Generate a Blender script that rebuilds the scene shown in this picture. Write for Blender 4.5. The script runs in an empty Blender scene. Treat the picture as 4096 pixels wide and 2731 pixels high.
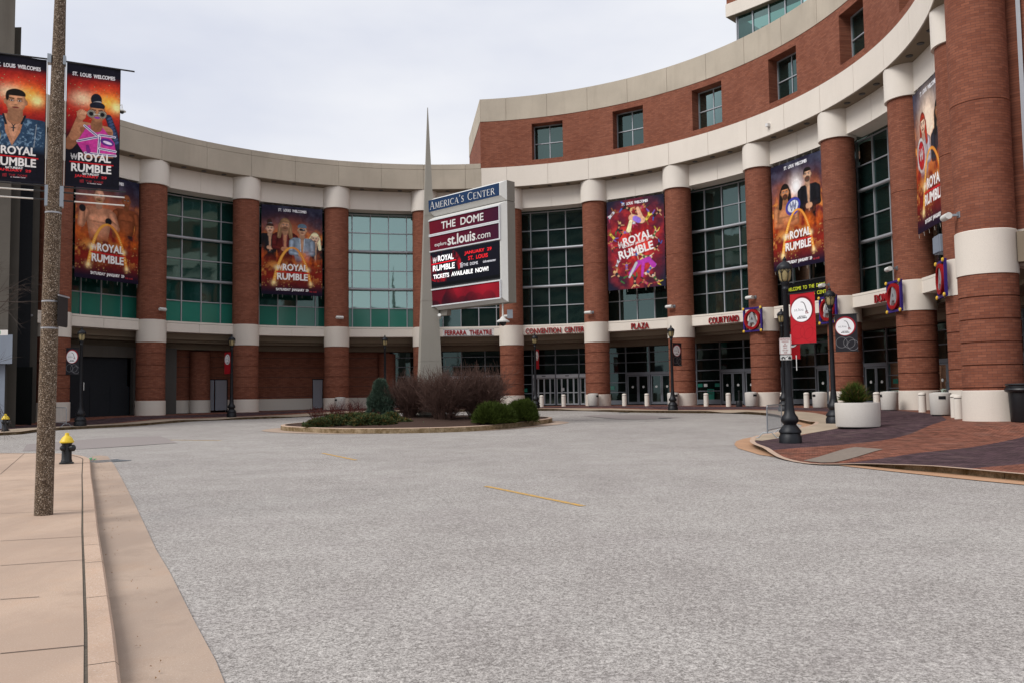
import bpy, bmesh, math, random
import numpy as np
from mathutils import Vector, Matrix
from mathutils.geometry import delaunay_2d_cdt
random.seed(7); NR = np.random.RandomState(5)
sc = bpy.context.scene
COL = sc.collection
PI = math.pi
# ------------------------------------------------------------------ camera
EYE = 1.6
FOC, TILT, ROLL = 0.82810 * 4096, 0.0620, -0.0141
_F = np.array([0, math.cos(TILT), math.sin(TILT)]); _U0 = np.array([0, -math.sin(TILT), math.cos(TILT)]); _R0 = np.array([1., 0, 0])
_R = _R0 * math.cos(ROLL) + _U0 * math.sin(ROLL); _U = _U0 * math.cos(ROLL) - _R0 * math.sin(ROLL)
cam = bpy.data.cameras.new('camera'); co = bpy.data.objects.new('camera', cam); COL.objects.link(co)
cam.lens = 0.82810 * 36; cam.sensor_width = 36; cam.clip_start = 0.05; cam.clip_end = 3000
m = Matrix.Identity(4)
for i in range(3):
    m[i][0] = _R[i]; m[i][1] = _U[i]; m[i][2] = -_F[i]
m[2][3] = EYE
co.matrix_world = m; sc.camera = co
# ------------------------------------------------------------------ light
SUN_EL, SUN_ROT = math.radians(46), math.radians(238)
w = bpy.data.worlds.new('World'); sc.world = w; w.use_nodes = True
nt = w.node_tree; nt.nodes.clear()
out = nt.nodes.new('ShaderNodeOutputWorld'); bg = nt.nodes.new('ShaderNodeBackground'); bg.inputs[1].default_value = 0.1
sky = nt.nodes.new('ShaderNodeTexSky'); sky.sky_type = 'NISHITA'; sky.sun_disc = False; sky.sun_elevation = SUN_EL; sky.sun_rotation = SUN_ROT
tc = nt.nodes.new('ShaderNodeTexCoord'); mp = nt.nodes.new('ShaderNodeMapping'); mp.inputs['Scale'].default_value = (1.6, 1.6, 4.2)
nz = nt.nodes.new('ShaderNodeTexNoise'); nz.inputs['Scale'].default_value = 1.3; nz.inputs['Detail'].default_value = 5; nz.inputs['Roughness'].default_value = 0.5
cr = nt.nodes.new('ShaderNodeValToRGB'); cr.color_ramp.elements[0].position = 0.30; cr.color_ramp.elements[0].color = (7.0, 7.35, 8.5, 1)
cr.color_ramp.elements[1].position = 0.62; cr.color_ramp.elements[1].color = (9.5, 9.6, 9.95, 1)
mx = nt.nodes.new('ShaderNodeMix'); mx.data_type = 'RGBA'; mx.inputs[0].default_value = 0.95
nt.links.new(tc.outputs['Generated'], mp.inputs[0]); nt.links.new(mp.outputs[0], nz.inputs['Vector']); nt.links.new(nz.outputs[0], cr.inputs[0])
nt.links.new(sky.outputs[0], mx.inputs[6]); nt.links.new(cr.outputs[0], mx.inputs[7]); nt.links.new(mx.outputs[2], bg.inputs[0]); nt.links.new(bg.outputs[0], out.inputs[0])
sl = bpy.data.lights.new('sun', 'SUN'); sl.energy = 2.3; sl.angle = math.radians(30); sl.color = (1, 0.97, 0.93)
so = bpy.data.objects.new('sun', sl); COL.objects.link(so)
# sun direction: SUN_ROT measured from +Y clockwise (towards +X)
sd = Vector((math.sin(SUN_ROT) * math.cos(SUN_EL), math.cos(SUN_ROT) * math.cos(SUN_EL), math.sin(SUN_EL)))
so.rotation_euler = sd.to_track_quat('Z', 'Y').to_euler()
sc.view_settings.view_transform = 'Standard'; sc.view_settings.look = 'None'; sc.view_settings.exposure = 0.0; sc.view_settings.gamma = 1
sc.cycles.max_bounces = 6; sc.cycles.diffuse_bounces = 2; sc.cycles.transparent_max_bounces = 10; sc.cycles.use_denoising = True

# ------------------------------------------------------------------ geometry of the place
OX, OY, R = -5.011, 45.302, 26.676
A0, DA = 0.4649, 0.2769
def ang(k): return A0 + DA * (k - 6)
def pol(k, r, local=False):
    a = ang(k); x, y = r * math.sin(a), r * math.cos(a)
    return (x, y) if local else (OX + x, OY + y)
SP = [(-26.23,61.47,.473),(-21,66.65,.524),(-14.55,70.2,.584),(6.95,69.15,.6),(13,65,.575),(17.7,59.3,.55),(20.7,52.5,.5),(21.7,45.2,.495),(20.6,37.9,.46),(17.65,31.2,.407),
(-25.2,49.6,.12),(-19.65,59.4,.3),(1.76,65.5,.52),(10.86,57.75,.38),(13.55,35.9,.19),(8.5,26.2,-.01),(-5,38.5,.08),(-11.5,44,.12),(1.8,45,.26),(-5,45,.16)]+[(x,y,0) for x in(-12,-6,0,6,12) for y in(-5,5,14,21)]+[(25,31,.42),(26,25,.35),(16,22,.1),(-28,40,0.0),(-35,55,.3),(-20,30,0)]
SPA = np.array(SP)
def S(x, y):
    q = ((SPA[:,0]-x)**2 + (SPA[:,1]-y)**2 + 4)**-2
    return float((q*SPA[:,2]).sum()/q.sum())
DIPS = [(7.05, 20.7, 3.6, .135)]+[(*pol(k_, 18.9), 2.6, .10) for k_ in (.95, 2.25, 6.35, 8.9)]
def dip(x, y):
    m_ = 0
    for a, b, r_, h in DIPS:
        d_ = math.hypot(x-a, y-b)/r_
        if d_ < 1: m_ = max(m_, h*(1-d_*d_)**2)
    return m_
def ray(px, py): return _F + _R*(px-2048)/FOC + _U*(1365.5-py)/FOC
def gp(px, py, dz=0):
    d = ray(px, py); t = 2.0
    while t < 150:
        if EYE + d[2]*t < S(d[0]*t, d[1]*t)+dz: break
        t += .5
    lo, hi = t-.5, t
    for _ in range(20):
        mm = (lo+hi)/2
        if EYE+d[2]*mm < S(d[0]*mm, d[1]*mm)+dz: hi = mm
        else: lo = mm
    return (float(d[0]*hi), float(d[1]*hi))

# ------------------------------------------------------------------ materials
def srgb(c):
    if isinstance(c, str): c = [int(c[i:i+2], 16)/255 for i in (0, 2, 4)]
    return tuple((v/12.92 if v <= .04045 else ((v+.055)/1.055)**2.4) for v in c)
GLOSSY = ('navy_black_paint', 'black_plastic', 'teal_spandrel_glass', 'amber_lantern_glass', 'yellow_paint', 'aluminium_mullion', 'galvanised_steel', 'white_door_frame', 'grey_frame')
class NT:
    def __init__(s, name):
        s.m = bpy.data.materials.new(name); s.m.use_nodes = True; s.t = s.m.node_tree; s.t.nodes.clear()
        s.o = s.n('OutputMaterial'); s.p = s.n('BsdfPrincipled'); s.l(s.p.outputs[0], s.o.inputs[0]); s.p.inputs['Specular IOR Level'].default_value = .5 if name in GLOSSY else .12
    def n(s, t, **k):
        x = s.t.nodes.new('ShaderNode'+t)
        for a, b in k.items(): setattr(x, a, b)
        return x
    def l(s, a, b): s.t.links.new(a, b)
    def set(s, **k):
        for a, b in k.items():
            i = s.p.inputs[a.replace('_', ' ')]
            if hasattr(b, 'links'): s.l(b, i)
            elif isinstance(b, (tuple, list)): i.default_value = (*b[:3], 1)
            else: i.default_value = b
    def math(s, op, a, b=None, c=None):
        x = s.n('Math', operation=op)
        for i, v in enumerate((a, b, c)):
            if v is None: continue
            if hasattr(v, 'links'): s.l(v, x.inputs[i])
            else: x.inputs[i].default_value = v
        return x.outputs[0]
    def obj(s): return s.n('TexCoord').outputs['Object']
    def scale(s, v, sc_):
        x = s.n('Mapping'); x.inputs['Scale'].default_value = sc_; s.l(v, x.inputs[0]); return x.outputs[0]
    def noise(s, v, scale, detail=4, rough=.55, dist=0):
        x = s.n('TexNoise'); x.inputs['Scale'].default_value = scale; x.inputs['Detail'].default_value = detail; x.inputs['Roughness'].default_value = rough; x.inputs['Distortion'].default_value = dist
        s.l(v, x.inputs['Vector']); return x.outputs[0]
    def ramp(s, f, stops):
        x = s.n('ValToRGB'); e = x.color_ramp.elements
        while len(e) < len(stops): e.new(.5)
        for i, (p, c) in enumerate(stops):
            e[i].position = p; e[i].color = (*c[:3], 1) if isinstance(c, (tuple, list)) else (c, c, c, 1)
        s.l(f, x.inputs[0]); return x.outputs[0]
    def mix(s, f, a, b, mode='MIX'):
        x = s.n('Mix', data_type='RGBA', blend_type=mode)
        for i, v in ((0, f), (6, a), (7, b)):
            if hasattr(v, 'links'): s.l(v, x.inputs[i])
            elif isinstance(v, (tuple, list)): x.inputs[i].default_value = (*v[:3], 1)
            else: x.inputs[i].default_value = v
        return x.outputs[2]
    def bump(s, h, strength=.3, dist=.02):
        x = s.n('Bump'); x.inputs['Strength'].default_value = strength; x.inputs['Distance'].default_value = dist
        s.l(h, x.inputs['Height']); s.l(x.outputs[0], s.p.inputs['Normal'])
def plain(name, col, rough=.6, metal=0, var=.12, sc_=8, bump=0, emis=0):
    k = NT(name); c = srgb(col) if isinstance(col, str) else col
    v = k.obj(); f = k.noise(v, sc_)
    k.set(Base_Color=k.mix(f, tuple(q*(1-var) for q in c), tuple(min(1, q*(1+var)) for q in c)), Roughness=rough, Metallic=metal)
    if emis: k.set(Emission_Color=c, Emission_Strength=emis)
    if bump: k.bump(k.noise(v, sc_*4), bump, .01)
    return k.m
def concrete(name, col, dirt=.3, streak=True, speck=.06):
    k = NT(name); c = srgb(col); v = k.obj()
    big = k.noise(v, .35, 5); fine = k.noise(v, 60, 2); 
    st = k.noise(k.scale(v, (1, 1, .10)), 1.1, 7, .7)
    a = k.mix(k.ramp(big, [(.3, 0), (.75, 1)]), tuple(q*(1-dirt*.55) for q in c), c)
    if streak: a = k.mix(k.math('MULTIPLY', k.ramp(st, [(.52, 0), (.80, 1)]), dirt*.75), a, tuple(q*f for q, f in zip(c, (.42, .38, .34))))
    a = k.mix(k.math('MULTIPLY', k.ramp(fine, [(.35, 1), (.5, 0)]), speck*2.2), a, (.12, .1, .09))
    k.set(Base_Color=a, Roughness=.85); k.bump(fine, .15, .01)
    return k.m
def brick(name, mode, rad=1.0, dark=1.0):
    k = NT(name); v = k.obj(); sx = k.n('SeparateXYZ'); k.l(v, sx.inputs[0]); X, Y, Z = sx.outputs
    if mode == 'polar': u = k.math('MULTIPLY', k.math('ARCTAN2', X, Y), rad)
    else: u = k.math('ADD', X, Y)
    cb = k.n('CombineXYZ'); k.l(u, cb.inputs[0]); k.l(Z, cb.inputs[1])
    b = k.n('TexBrick'); k.l(cb.outputs[0], b.inputs['Vector']); b.inputs['Scale'].default_value = 1
    b.inputs['Brick Width'].default_value = .31; b.inputs['Row Height'].default_value = .1; b.inputs['Mortar Size'].default_value = .007; b.inputs['Mortar Smooth'].default_value = .2
    b.inputs['Bias'].default_value = 0
    b.inputs['Color1'].default_value = (.222*dark, .078*dark, .047*dark, 1); b.inputs['Color2'].default_value = (.315*dark, .119*dark, .071*dark, 1); b.inputs['Mortar'].default_value = (.12*dark, .06*dark, .05*dark, 1)
    big = k.noise(v, .5, 4); sm = k.noise(k.scale(v, (1, 1, 3)), 3, 3)
    c = k.mix(k.ramp(big, [(.3, 0), (.7, 1)]), b.outputs[0], (.84, .78, .76), 'MULTIPLY')
    c = k.mix(k.math('MULTIPLY', k.ramp(sm, [(.45, 0), (.75, 1)]), .35), c, (.27*dark, .12*dark, .085*dark))
    k.set(Base_Color=c, Roughness=.8); k.bump(b.outputs['Fac'], -.5, .01)
    return k.m
M = {}
M['brick_col'] = brick('brick_round_column', 'polar', 1.0)
M['brick_ring'] = brick('brick_curved_wall', 'polar', 26.0)
M['brick_flat'] = brick('brick_flat_wall', 'flat')
M['conc'] = concrete('cream_concrete', 'eae1d5', .16)
M['conc_cap'] = concrete('cream_concrete_cap', 'ebe3d8', .12, speck=.04)
M['conc_old'] = concrete('weathered_concrete', 'c6bbaa', .40)
M['conc_grey'] = concrete('grey_cast_concrete', '69645d', .5)
M['conc_blue'] = concrete('painted_grey_concrete', '8d96a3', .25)
M['conc_soffit'] = concrete('soffit_concrete', '8f8271', .25, False)
M['conc_spire'] = concrete('spire_concrete', '9b978e', .15, True, .03)
M['bin'] = concrete('exposed_aggregate_bin', 'd8d3cc', .2, True, .07)
M['alu'] = plain('aluminium_mullion', 'a9abb0', .45, .35, .06)
M['alu_grey'] = plain('grey_frame', '7f838a', .5, .3, .06)
M['alu_white'] = plain('white_door_frame', 'd5d8dc', .45, .1, .05)
M['steel'] = plain('galvanised_steel', '9aa0a6', .4, .7, .12)
M['lampblack'] = plain('navy_black_paint', '10131a', .5, .2, .25)
M['black'] = plain('black_plastic', '14161a', .45, 0, .2)
M['white'] = plain('white_paint', 'dcdcda', .5, 0, .05)
M['offwhite'] = plain('off_white_enamel', 'd6d6d2', .5, 0, .06)
M['yellow'] = plain('yellow_paint', 'e6c52c', .45, 0, .12)
M['red'] = plain('red_enamel', '951c20', .45, 0, .12)
M['redletter'] = plain('red_sign_letter', '962026', .45, 0, .1)
M['purple'] = plain('purple_paint', '3a2c74', .45, 0, .1)
M['knob'] = plain('yellow_knob', 'e3b94b', .4, 0, .05)
M['navy'] = plain('navy_sign_face', '223a5c', .45, 0, .08)
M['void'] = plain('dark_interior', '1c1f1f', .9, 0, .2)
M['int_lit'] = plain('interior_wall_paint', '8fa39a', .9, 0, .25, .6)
M['int_floor'] = plain('interior_slab', '62695f', .9, 0, .2)
M['garage'] = plain('dark_grey_shutter', '303236', .8, 0, .2)
M['greydoor'] = plain('grey_steel_door', 'a3a5ae', .5, .1, .08)
M['greywall'] = concrete('grey_rendered_wall', '5c5a57', .2)
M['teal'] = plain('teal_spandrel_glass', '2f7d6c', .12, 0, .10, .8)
M['cabinet_shade'] = plain('shaded_grey_metal', '8d8980', .6, 0, .08)  # grey metal of the sign cabinet's sides, darkened to paint in their shade
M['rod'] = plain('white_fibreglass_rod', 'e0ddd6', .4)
M['mulch'] = plain('bark_mulch', '4a3a33', .95, 0, .5, 26, .8)
M['grit'] = plain('joint_grit', '6a6258', .95, 0, .6, 40, .5)
M['twig'] = plain('bare_twig_bark', '5d4841', .9, 0, .4, 3)
M['twig_red'] = plain('reddish_twig_bark', '5a322e', .9, 0, .3, 3)
M['bark'] = plain('grey_branch_bark', '4c4440', .9, 0, .3, 3)
M['leaf_green'] = plain('juniper_green', '3d4a1c', .7, 0, .45, 2.5)
M['leaf_low'] = plain('spreading_juniper_green', '4a5636', .7, 0, .55, 3.5)
M['leaf_blue'] = plain('blue_conifer_needles', '4a5c4e', .7, 0, .35, 3.5)
M['leaf_brown'] = plain('bronzed_needle', '6b5a33', .7, 0, .4, 3)
M['lantern'] = plain('amber_lantern_glass', 'a5966c', .15, 0, .15)
M['litter'] = plain('dry_leaf_litter', '8a6a48', .9, 0, .5, 30)
M['wrap_green'] = plain('green_wrapper', '3f9a5e', .5)
M['yline'] = None
# glass: tinted see-through pane with a mirror-like sheen
def glass(name, tint, refl, base=(.02,.05,.045), opac=.35):
    k = NT(name); v = k.obj()
    tr = k.n('BsdfTransparent'); tr.inputs[0].default_value = (*tint, 1)
    df = k.n('BsdfDiffuse'); df.inputs[0].default_value = (*base, 1)
    gl = k.n('BsdfGlossy'); gl.inputs['Roughness'].default_value = .03; gl.inputs[0].default_value = (.62, .86, .82, 1)
    bm = k.n('Bump'); bm.inputs['Strength'].default_value = .05; bm.inputs['Distance'].default_value = .05
    k.l(k.noise(v, .8, 2), bm.inputs['Height']); k.l(bm.outputs[0], gl.inputs['Normal'])
    m1 = k.n('MixShader'); m1.inputs[0].default_value = opac; k.l(tr.outputs[0], m1.inputs[1]); k.l(df.outputs[0], m1.inputs[2])
    fr = k.n('Fresnel'); fr.inputs[0].default_value = 1.5
    f = k.math('ADD', k.math('MULTIPLY', fr.outputs[0], .8), refl)
    m2 = k.n('MixShader'); k.l(f, m2.inputs[0]); k.l(m1.outputs[0], m2.inputs[1]); k.l(gl.outputs[0], m2.inputs[2])
    k.l(m2.outputs[0], k.o.inputs[0]); k.t.nodes.remove(k.p)
    return k.m
M['glass'] = glass('tinted_curtain_glass', (.20, .42, .36), .10)
M['glass_teal'] = glass('teal_curtain_glass', (.22, .50, .43), .06, (.015, .085, .072), .5)
M['glass_sky'] = glass('sky_pale_curtain_glass', (.30, .55, .50), .34, (.04, .17, .15), .5)  # paler and shinier to imitate the sky reflected in one bay
M['glass_dark'] = glass('dark_entrance_glass', (.10, .16, .14), .03, (.008, .016, .014), .55)
# exposed aggregate asphalt
def asphalt():
    k = NT('road_aggregate'); v = k.obj()
    def cells(sc_):
        vo = k.n('TexVoronoi'); vo.inputs['Scale'].default_value = sc_; k.l(v, vo.inputs['Vector']); sep = k.n('SeparateColor'); k.l(vo.outputs['Color'], sep.inputs[0]); return vo, sep.outputs[0]
    v1, c1 = cells(95)
    g1 = k.noise(v, 60, 8, .85)
    c = k.ramp(g1, [(.38, (.10, .095, .09)), (.47, (.33, .316, .31)), (.55, (.43, .413, .405)), (.64, (.78, .76, .75))])
    cb_ = k.ramp(c1, [(0, (.20, .19, .185)), (.3, (.36, .345, .34)), (1, (.54, .52, .51))])
    c = k.mix(.4, c, cb_)
    worn = k.ramp(k.noise(v, .55, 7, .65), [(.50, 0), (.60, 1)])
    sm = k.mix(k.noise(v, 6, 4), (.355, .336, .335), (.40, .38, .378))
    c = k.mix(k.math('MULTIPLY', worn, .6), c, sm)
    c = k.mix(k.ramp(k.noise(v, .16, 4), [(.35, 0), (.7, 1)]), c, (.80, .785, .79), 'MULTIPLY')
    dk = k.ramp(k.noise(k.scale(v, (1, .6, 1)), .7, 7, .65, .4), [(.56, 0), (.75, 1)])
    c = k.mix(k.math('MULTIPLY', dk, .35), c, (.20, .19, .19))
    w1 = k.n('TexVoronoi', feature='DISTANCE_TO_EDGE'); w1.inputs['Scale'].default_value = .33
    dn = k.n('TexNoise'); dn.inputs['Scale'].default_value = 1.2; dn.inputs['Detail'].default_value = 6; k.l(v, dn.inputs['Vector'])
    k.l(k.mix(.22, v, dn.outputs['Color']), w1.inputs['Vector'])
    md = k.noise(v, 30, 8, .85); c = k.mix(k.ramp(md, [(.40, .85), (.5, 0)]), c, (.14, .13, .125)); c = k.mix(k.ramp(md, [(.50, 0), (.62, .7)]), c, (.72, .70, .685))
    c = k.mix(k.ramp(k.noise(v, .9, 6, .6), [(.35, 0), (.65, 1)]), k.mix(1.0, c, (.88, .87, .87), 'MULTIPLY'), c)
    pit = k.ramp(k.noise(k.scale(v, (1, .45, 1)), 22, 3, .6), [(.70, 0), (.76, 1)]); c = k.mix(k.math('MULTIPLY', pit, .5), c, (.12, .11, .10))
    c = k.mix(1.0, c, (1.04, 1.015, .965), 'MULTIPLY')
    ck = k.math('MULTIPLY', k.ramp(w1.outputs['Distance'], [(.0, 1), (.004, 0)]), k.ramp(k.noise(v, .25, 2), [(.5, 0), (.62, .35)]))
    c = k.mix(ck, c, (.12, .11, .10))
    k.set(Base_Color=c, Roughness=.92); k.bump(v1.outputs['Distance'], -.5, .006)
    return k.m
M['road'] = asphalt()
M['patch'] = plain('old_asphalt_patch', '958d8a', .95, 0, .22, 18, .3)
def tan(name, col, joints=None, speck=.5):
    k = NT(name); c = srgb(col); v = k.obj()
    f = k.noise(v, .9, 5, .6); a = k.mix(k.ramp(f, [(.3, 0), (.7, 1)]), tuple(q*.86 for q in c), c)
    a = k.mix(k.math('MULTIPLY', k.ramp(k.noise(v, 2.6, 4), [(.5, 0), (.8, 1)]), .35), a, tuple(q*w_ for q, w_ in zip(c, (1.0, .86, .74))))
    s1 = k.noise(v, 95, 2); a = k.mix(k.math('MULTIPLY', k.ramp(s1, [(.60, 0), (.68, 1)]), speck), a, (.75, .70, .62))
    a = k.mix(k.math('MULTIPLY', k.ramp(s1, [(.30, 1), (.38, 0)]), speck), a, tuple(q*.45 for q in c))
    stn = k.noise(v, 1.7, 6, .7); a = k.mix(k.math('MULTIPLY', k.ramp(stn, [(.55, 0), (.74, 1)]), .42), a, tuple(q*.5 for q in c)); a = k.mix(k.ramp(k.noise(k.scale(v, (1, .35, 1)), .6, 5, .65), [(.42, .55), (.6, 0)]), a, tuple(q*w_ for q, w_ in zip(c, (.70, .70, .72))))
    k.set(Base_Color=a, Roughness=.9); k.bump(s1, .25, .006); return k.m
M['walk'] = tan('tan_sidewalk_concrete', 'c4ab97')
M['gutter'] = tan('gutter_concrete', 'b7a291', speck=.3)
M['gutter_orange'] = tan('orange_gutter_concrete', 'c39a7a', speck=.3)
M['strip'] = tan('plaza_edge_concrete', 'b5a48f', speck=.3)
M['kerb'] = tan('kerb_stone', 'c8ad98', speck=.6)
def mossy():
    k = NT('stained_kerb_face'); v = k.obj(); f = k.noise(v, 3, 6, .7)
    c = k.mix(k.ramp(f, [(.35, 0), (.65, 1)]), srgb('b09c80'), srgb('6b5636')); c = k.mix(k.math('MULTIPLY', k.ramp(k.noise(v, 25, 4), [(.4, 0), (.7, 1)]), .5), c, (.07, .055, .035))
    k.set(Base_Color=c, Roughness=.95); return k.m
M['kerbface'] = mossy()
def pavers():
    k = NT('brick_pavers'); v = k.obj(); sx = k.n('SeparateXYZ'); k.l(v, sx.inputs[0]); X, Y, Z = sx.outputs
    r = k.math('SQRT', k.math('ADD', k.math('MULTIPLY', X, X), k.math('MULTIPLY', Y, Y)))
    mp_ = k.n('Mapping'); mp_.inputs['Rotation'].default_value = (0, 0, math.radians(38)); k.l(v, mp_.inputs[0])
    b = k.n('TexBrick'); k.l(mp_.outputs[0], b.inputs['Vector']); b.inputs['Scale'].default_value = 1
    b.inputs['Brick Width'].default_value = .21; b.inputs['Row Height'].default_value = .105; b.inputs['Mortar Size'].default_value = .009; b.inputs['Bias'].default_value = -.1
    b.inputs['Color1'].default_value = (.50, .50, .50, 1); b.inputs['Color2'].default_value = (1.4, 1.32, 1.3, 1); b.inputs['Mortar'].default_value = (.28, .27, .27, 1)
    # concentric bands round the turning circle
    dn = k.math('MODULO', k.math('SUBTRACT', r, 18.4), 6.6)
    band = k.math('GREATER_THAN', dn, 3.3)
    c = k.mix(band, srgb('8a5b4b'), srgb('57454a'))
    c = k.mix(1.0, c, b.outputs[0], 'MULTIPLY')
    c = k.mix(k.math('MULTIPLY', k.ramp(k.noise(v, 1.4, 5), [(.5, 0), (.8, 1)]), .25), c, srgb('8d7a70'))
    k.set(Base_Color=c, Roughness=.9); k.bump(b.outputs['Fac'], -.4, .006); return k.m
M['pavers'] = pavers()
M['greypaver'] = plain('grey_tactile_paver', '857a70', .9, 0, .25, 9, .4)
def pebble():
    k = NT('pebble_pole'); v = k.obj(); vo = k.n('TexVoronoi'); vo.inputs['Scale'].default_value = 88; k.l(k.scale(v, (1, 1, .8)), vo.inputs['Vector'])
    sep = k.n('SeparateColor'); k.l(vo.outputs['Color'], sep.inputs[0])
    c = k.ramp(sep.outputs[0], [(0, (.05, .035, .025)), (.3, (.14, .10, .07)), (.6, (.22, .165, .115)), (.88, (.33, .26, .20)), (1, (.55, .48, .40))])
    c = k.mix(k.ramp(vo.outputs['Distance'], [(.4, 0), (.7, 1)]), c, (.07, .05, .035))
    k.set(Base_Color=c, Roughness=.8); k.bump(vo.outputs['Distance'], -.8, .01); return k.m
M['pebble'] = pebble()
def paintmat(name, emis=0):
    k = NT(name); a = k.n('Attribute'); a.attribute_name = 'Col'
    k.set(Base_Color=a.outputs['Color'], Roughness=.55)
    if emis: k.set(Emission_Color=a.outputs['Color'], Emission_Strength=emis)
    return k.m
M['print'] = paintmat('printed_vinyl'); M['screen'] = paintmat('led_screen', .45)
k = NT('faded_yellow_paint'); v = k.obj(); a_ = k.n('Attribute'); a_.attribute_name = 'x'
k.set(Base_Color=k.mix(k.ramp(k.noise(v, 14, 5, .7), [(.45, 0), (.62, 1)]), srgb('cfa04c'), srgb('a3957f')), Roughness=.9); M['yline'] = k.m

# ------------------------------------------------------------------ mesh helpers
class MB:
    def __init__(s): s.v = []; s.f = []; s.mi = []; s.cur = 0
    def poly(s, pts):
        i = len(s.v); s.v += [tuple(p) for p in pts]; s.f.append(tuple(range(i, i+len(pts)))); s.mi.append(s.cur)
    def box(s, c, d, rz=0, rot=None):
        i = len(s.v); cx, cy, cz = c; hx, hy, hz = d[0]/2, d[1]/2, d[2]/2; ca, sa = math.cos(rz), math.sin(rz)
        for a in (-1, 1):
            for b in (-1, 1):
                for e in (-1, 1):
                    x, y, z = a*hx, b*hy, e*hz
                    if rot is not None: x, y, z = rot @ Vector((x, y, z))
                    s.v.append((cx+x*ca-y*sa, cy+x*sa+y*ca, cz+z))
        for f in ((0,1,3,2),(4,6,7,5),(0,4,5,1),(2,3,7,6),(0,2,6,4),(1,5,7,3)):
            s.f.append(tuple(i+q for q in f)); s.mi.append(s.cur)
    def beam(s, p0, p1, w, h):
        p0, p1 = Vector(p0), Vector(p1); d = (p1-p0); L = d.length; q = d.to_track_quat('X', 'Z').to_matrix(); c = (p0+p1)/2
        s.box(c, (L, w, h), 0, q)
    def tube(s, pts, rs, n=8, cap=True):
        pts = [Vector(p) for p in pts]
        if not hasattr(rs, '__len__'): rs = [rs]*len(pts)
        i0 = len(s.v); up = Vector((0, 0, 1))
        for j, p in enumerate(pts):
            t = (pts[min(j+1, len(pts)-1)]-pts[max(j-1, 0)]).normalized()
            a = t.cross(up if abs(t.z) < .95 else Vector((1, 0, 0))).normalized(); b = t.cross(a)
            for q in range(n):
                an = 2*PI*q/n; s.v.append(tuple(p+(a*math.cos(an)+b*math.sin(an))*rs[j]))
        for j in range(len(pts)-1):
            for q in range(n):
                a = i0+j*n+q; b = i0+j*n+(q+1) % n
                s.f.append((a, b, b+n, a+n)); s.mi.append(s.cur)
        if cap:
            s.f.append(tuple(i0+q for q in range(n))[::-1]); s.mi.append(s.cur)
            s.f.append(tuple(i0+(len(pts)-1)*n+q for q in range(n))); s.mi.append(s.cur)
    def lathe(s, prof, n=24, c=(0, 0, 0), M3=None, closed_top=True, flute=0):
        i0 = len(s.v)
        for r, z in prof:
            for q in range(n):
                an = 2*PI*q/n; rr = r*(1-flute*(q % 2)) ; p = Vector((rr*math.cos(an), rr*math.sin(an), z))
                if M3 is not None: p = M3 @ p
                s.v.append((c[0]+p[0], c[1]+p[1], c[2]+p[2]))
        for j in range(len(prof)-1):
            for q in range(n):
                a = i0+j*n+q; b = i0+j*n+(q+1) % n; s.f.append((a, b, b+n, a+n)); s.mi.append(s.cur)
        if closed_top:
            s.f.append(tuple(i0+(len(prof)-1)*n+q for q in range(n))); s.mi.append(s.cur)
            s.f.append(tuple(i0+q for q in range(n))[::-1]); s.mi.append(s.cur)
    def ring(s, r0, r1, z0, z1, k0, k1, step=.05):
        n = max(1, int(math.ceil((k1-k0)/step))); i0 = len(s.v)
        for j in range(n+1):
            k = k0+(k1-k0)*j/n
            for r, z in ((r0, z0), (r0, z1), (r1, z1), (r1, z0)):
                x, y = pol(k, r, True); s.v.append((x, y, z))
        for j in range(n):
            a = i0+j*4
            for q in range(4):
                b = (q+1) % 4; s.f.append((a+q, a+4+q, a+4+b, a+b)); s.mi.append(s.cur)
        s.f.append((i0, i0+1, i0+2, i0+3)); s.mi.append(s.cur); e = i0+n*4; s.f.append((e+3, e+2, e+1, e)); s.mi.append(s.cur)
    def build(s, name, mats, parent=None, loc=(0, 0, 0), rz=0, smooth=None):
        me = bpy.data.meshes.new(name); me.from_pydata(s.v, [], s.f)
        if not isinstance(mats, (list, tuple)): mats = [mats]
        for q in mats: me.materials.append(M[q] if isinstance(q, str) else q)
        if len(mats) > 1: me.polygons.foreach_set('material_index', s.mi)
        bm = bmesh.new(); bm.from_mesh(me); bmesh.ops.recalc_face_normals(bm, faces=bm.faces); bm.to_mesh(me); bm.free()
        if smooth is not None:
            me.shade_smooth(); me.set_sharp_from_angle(angle=math.radians(smooth))
        o = bpy.data.objects.new(name, me); COL.objects.link(o); o.location = loc; o.rotation_euler = (0, 0, rz)
        if parent: o.parent = parent
        return o
def T(o, label=None, cat=None, group=None, kind=None):
    if label: o['label'] = label
    if cat: o['category'] = cat
    if group: o['group'] = group
    if kind: o['kind'] = kind
    return o
def empty(name, loc=(0, 0, 0), rz=0):
    o = bpy.data.objects.new(name, None); COL.objects.link(o); o.location = loc; o.rotation_euler = (0, 0, rz); o.empty_display_size = .3; return o
def copy_tree(o, parent=None):
    c = o.copy(); COL.objects.link(c)
    if parent: c.parent = parent
    for ch in list(o.children): copy_tree(ch, c)
    return c
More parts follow.
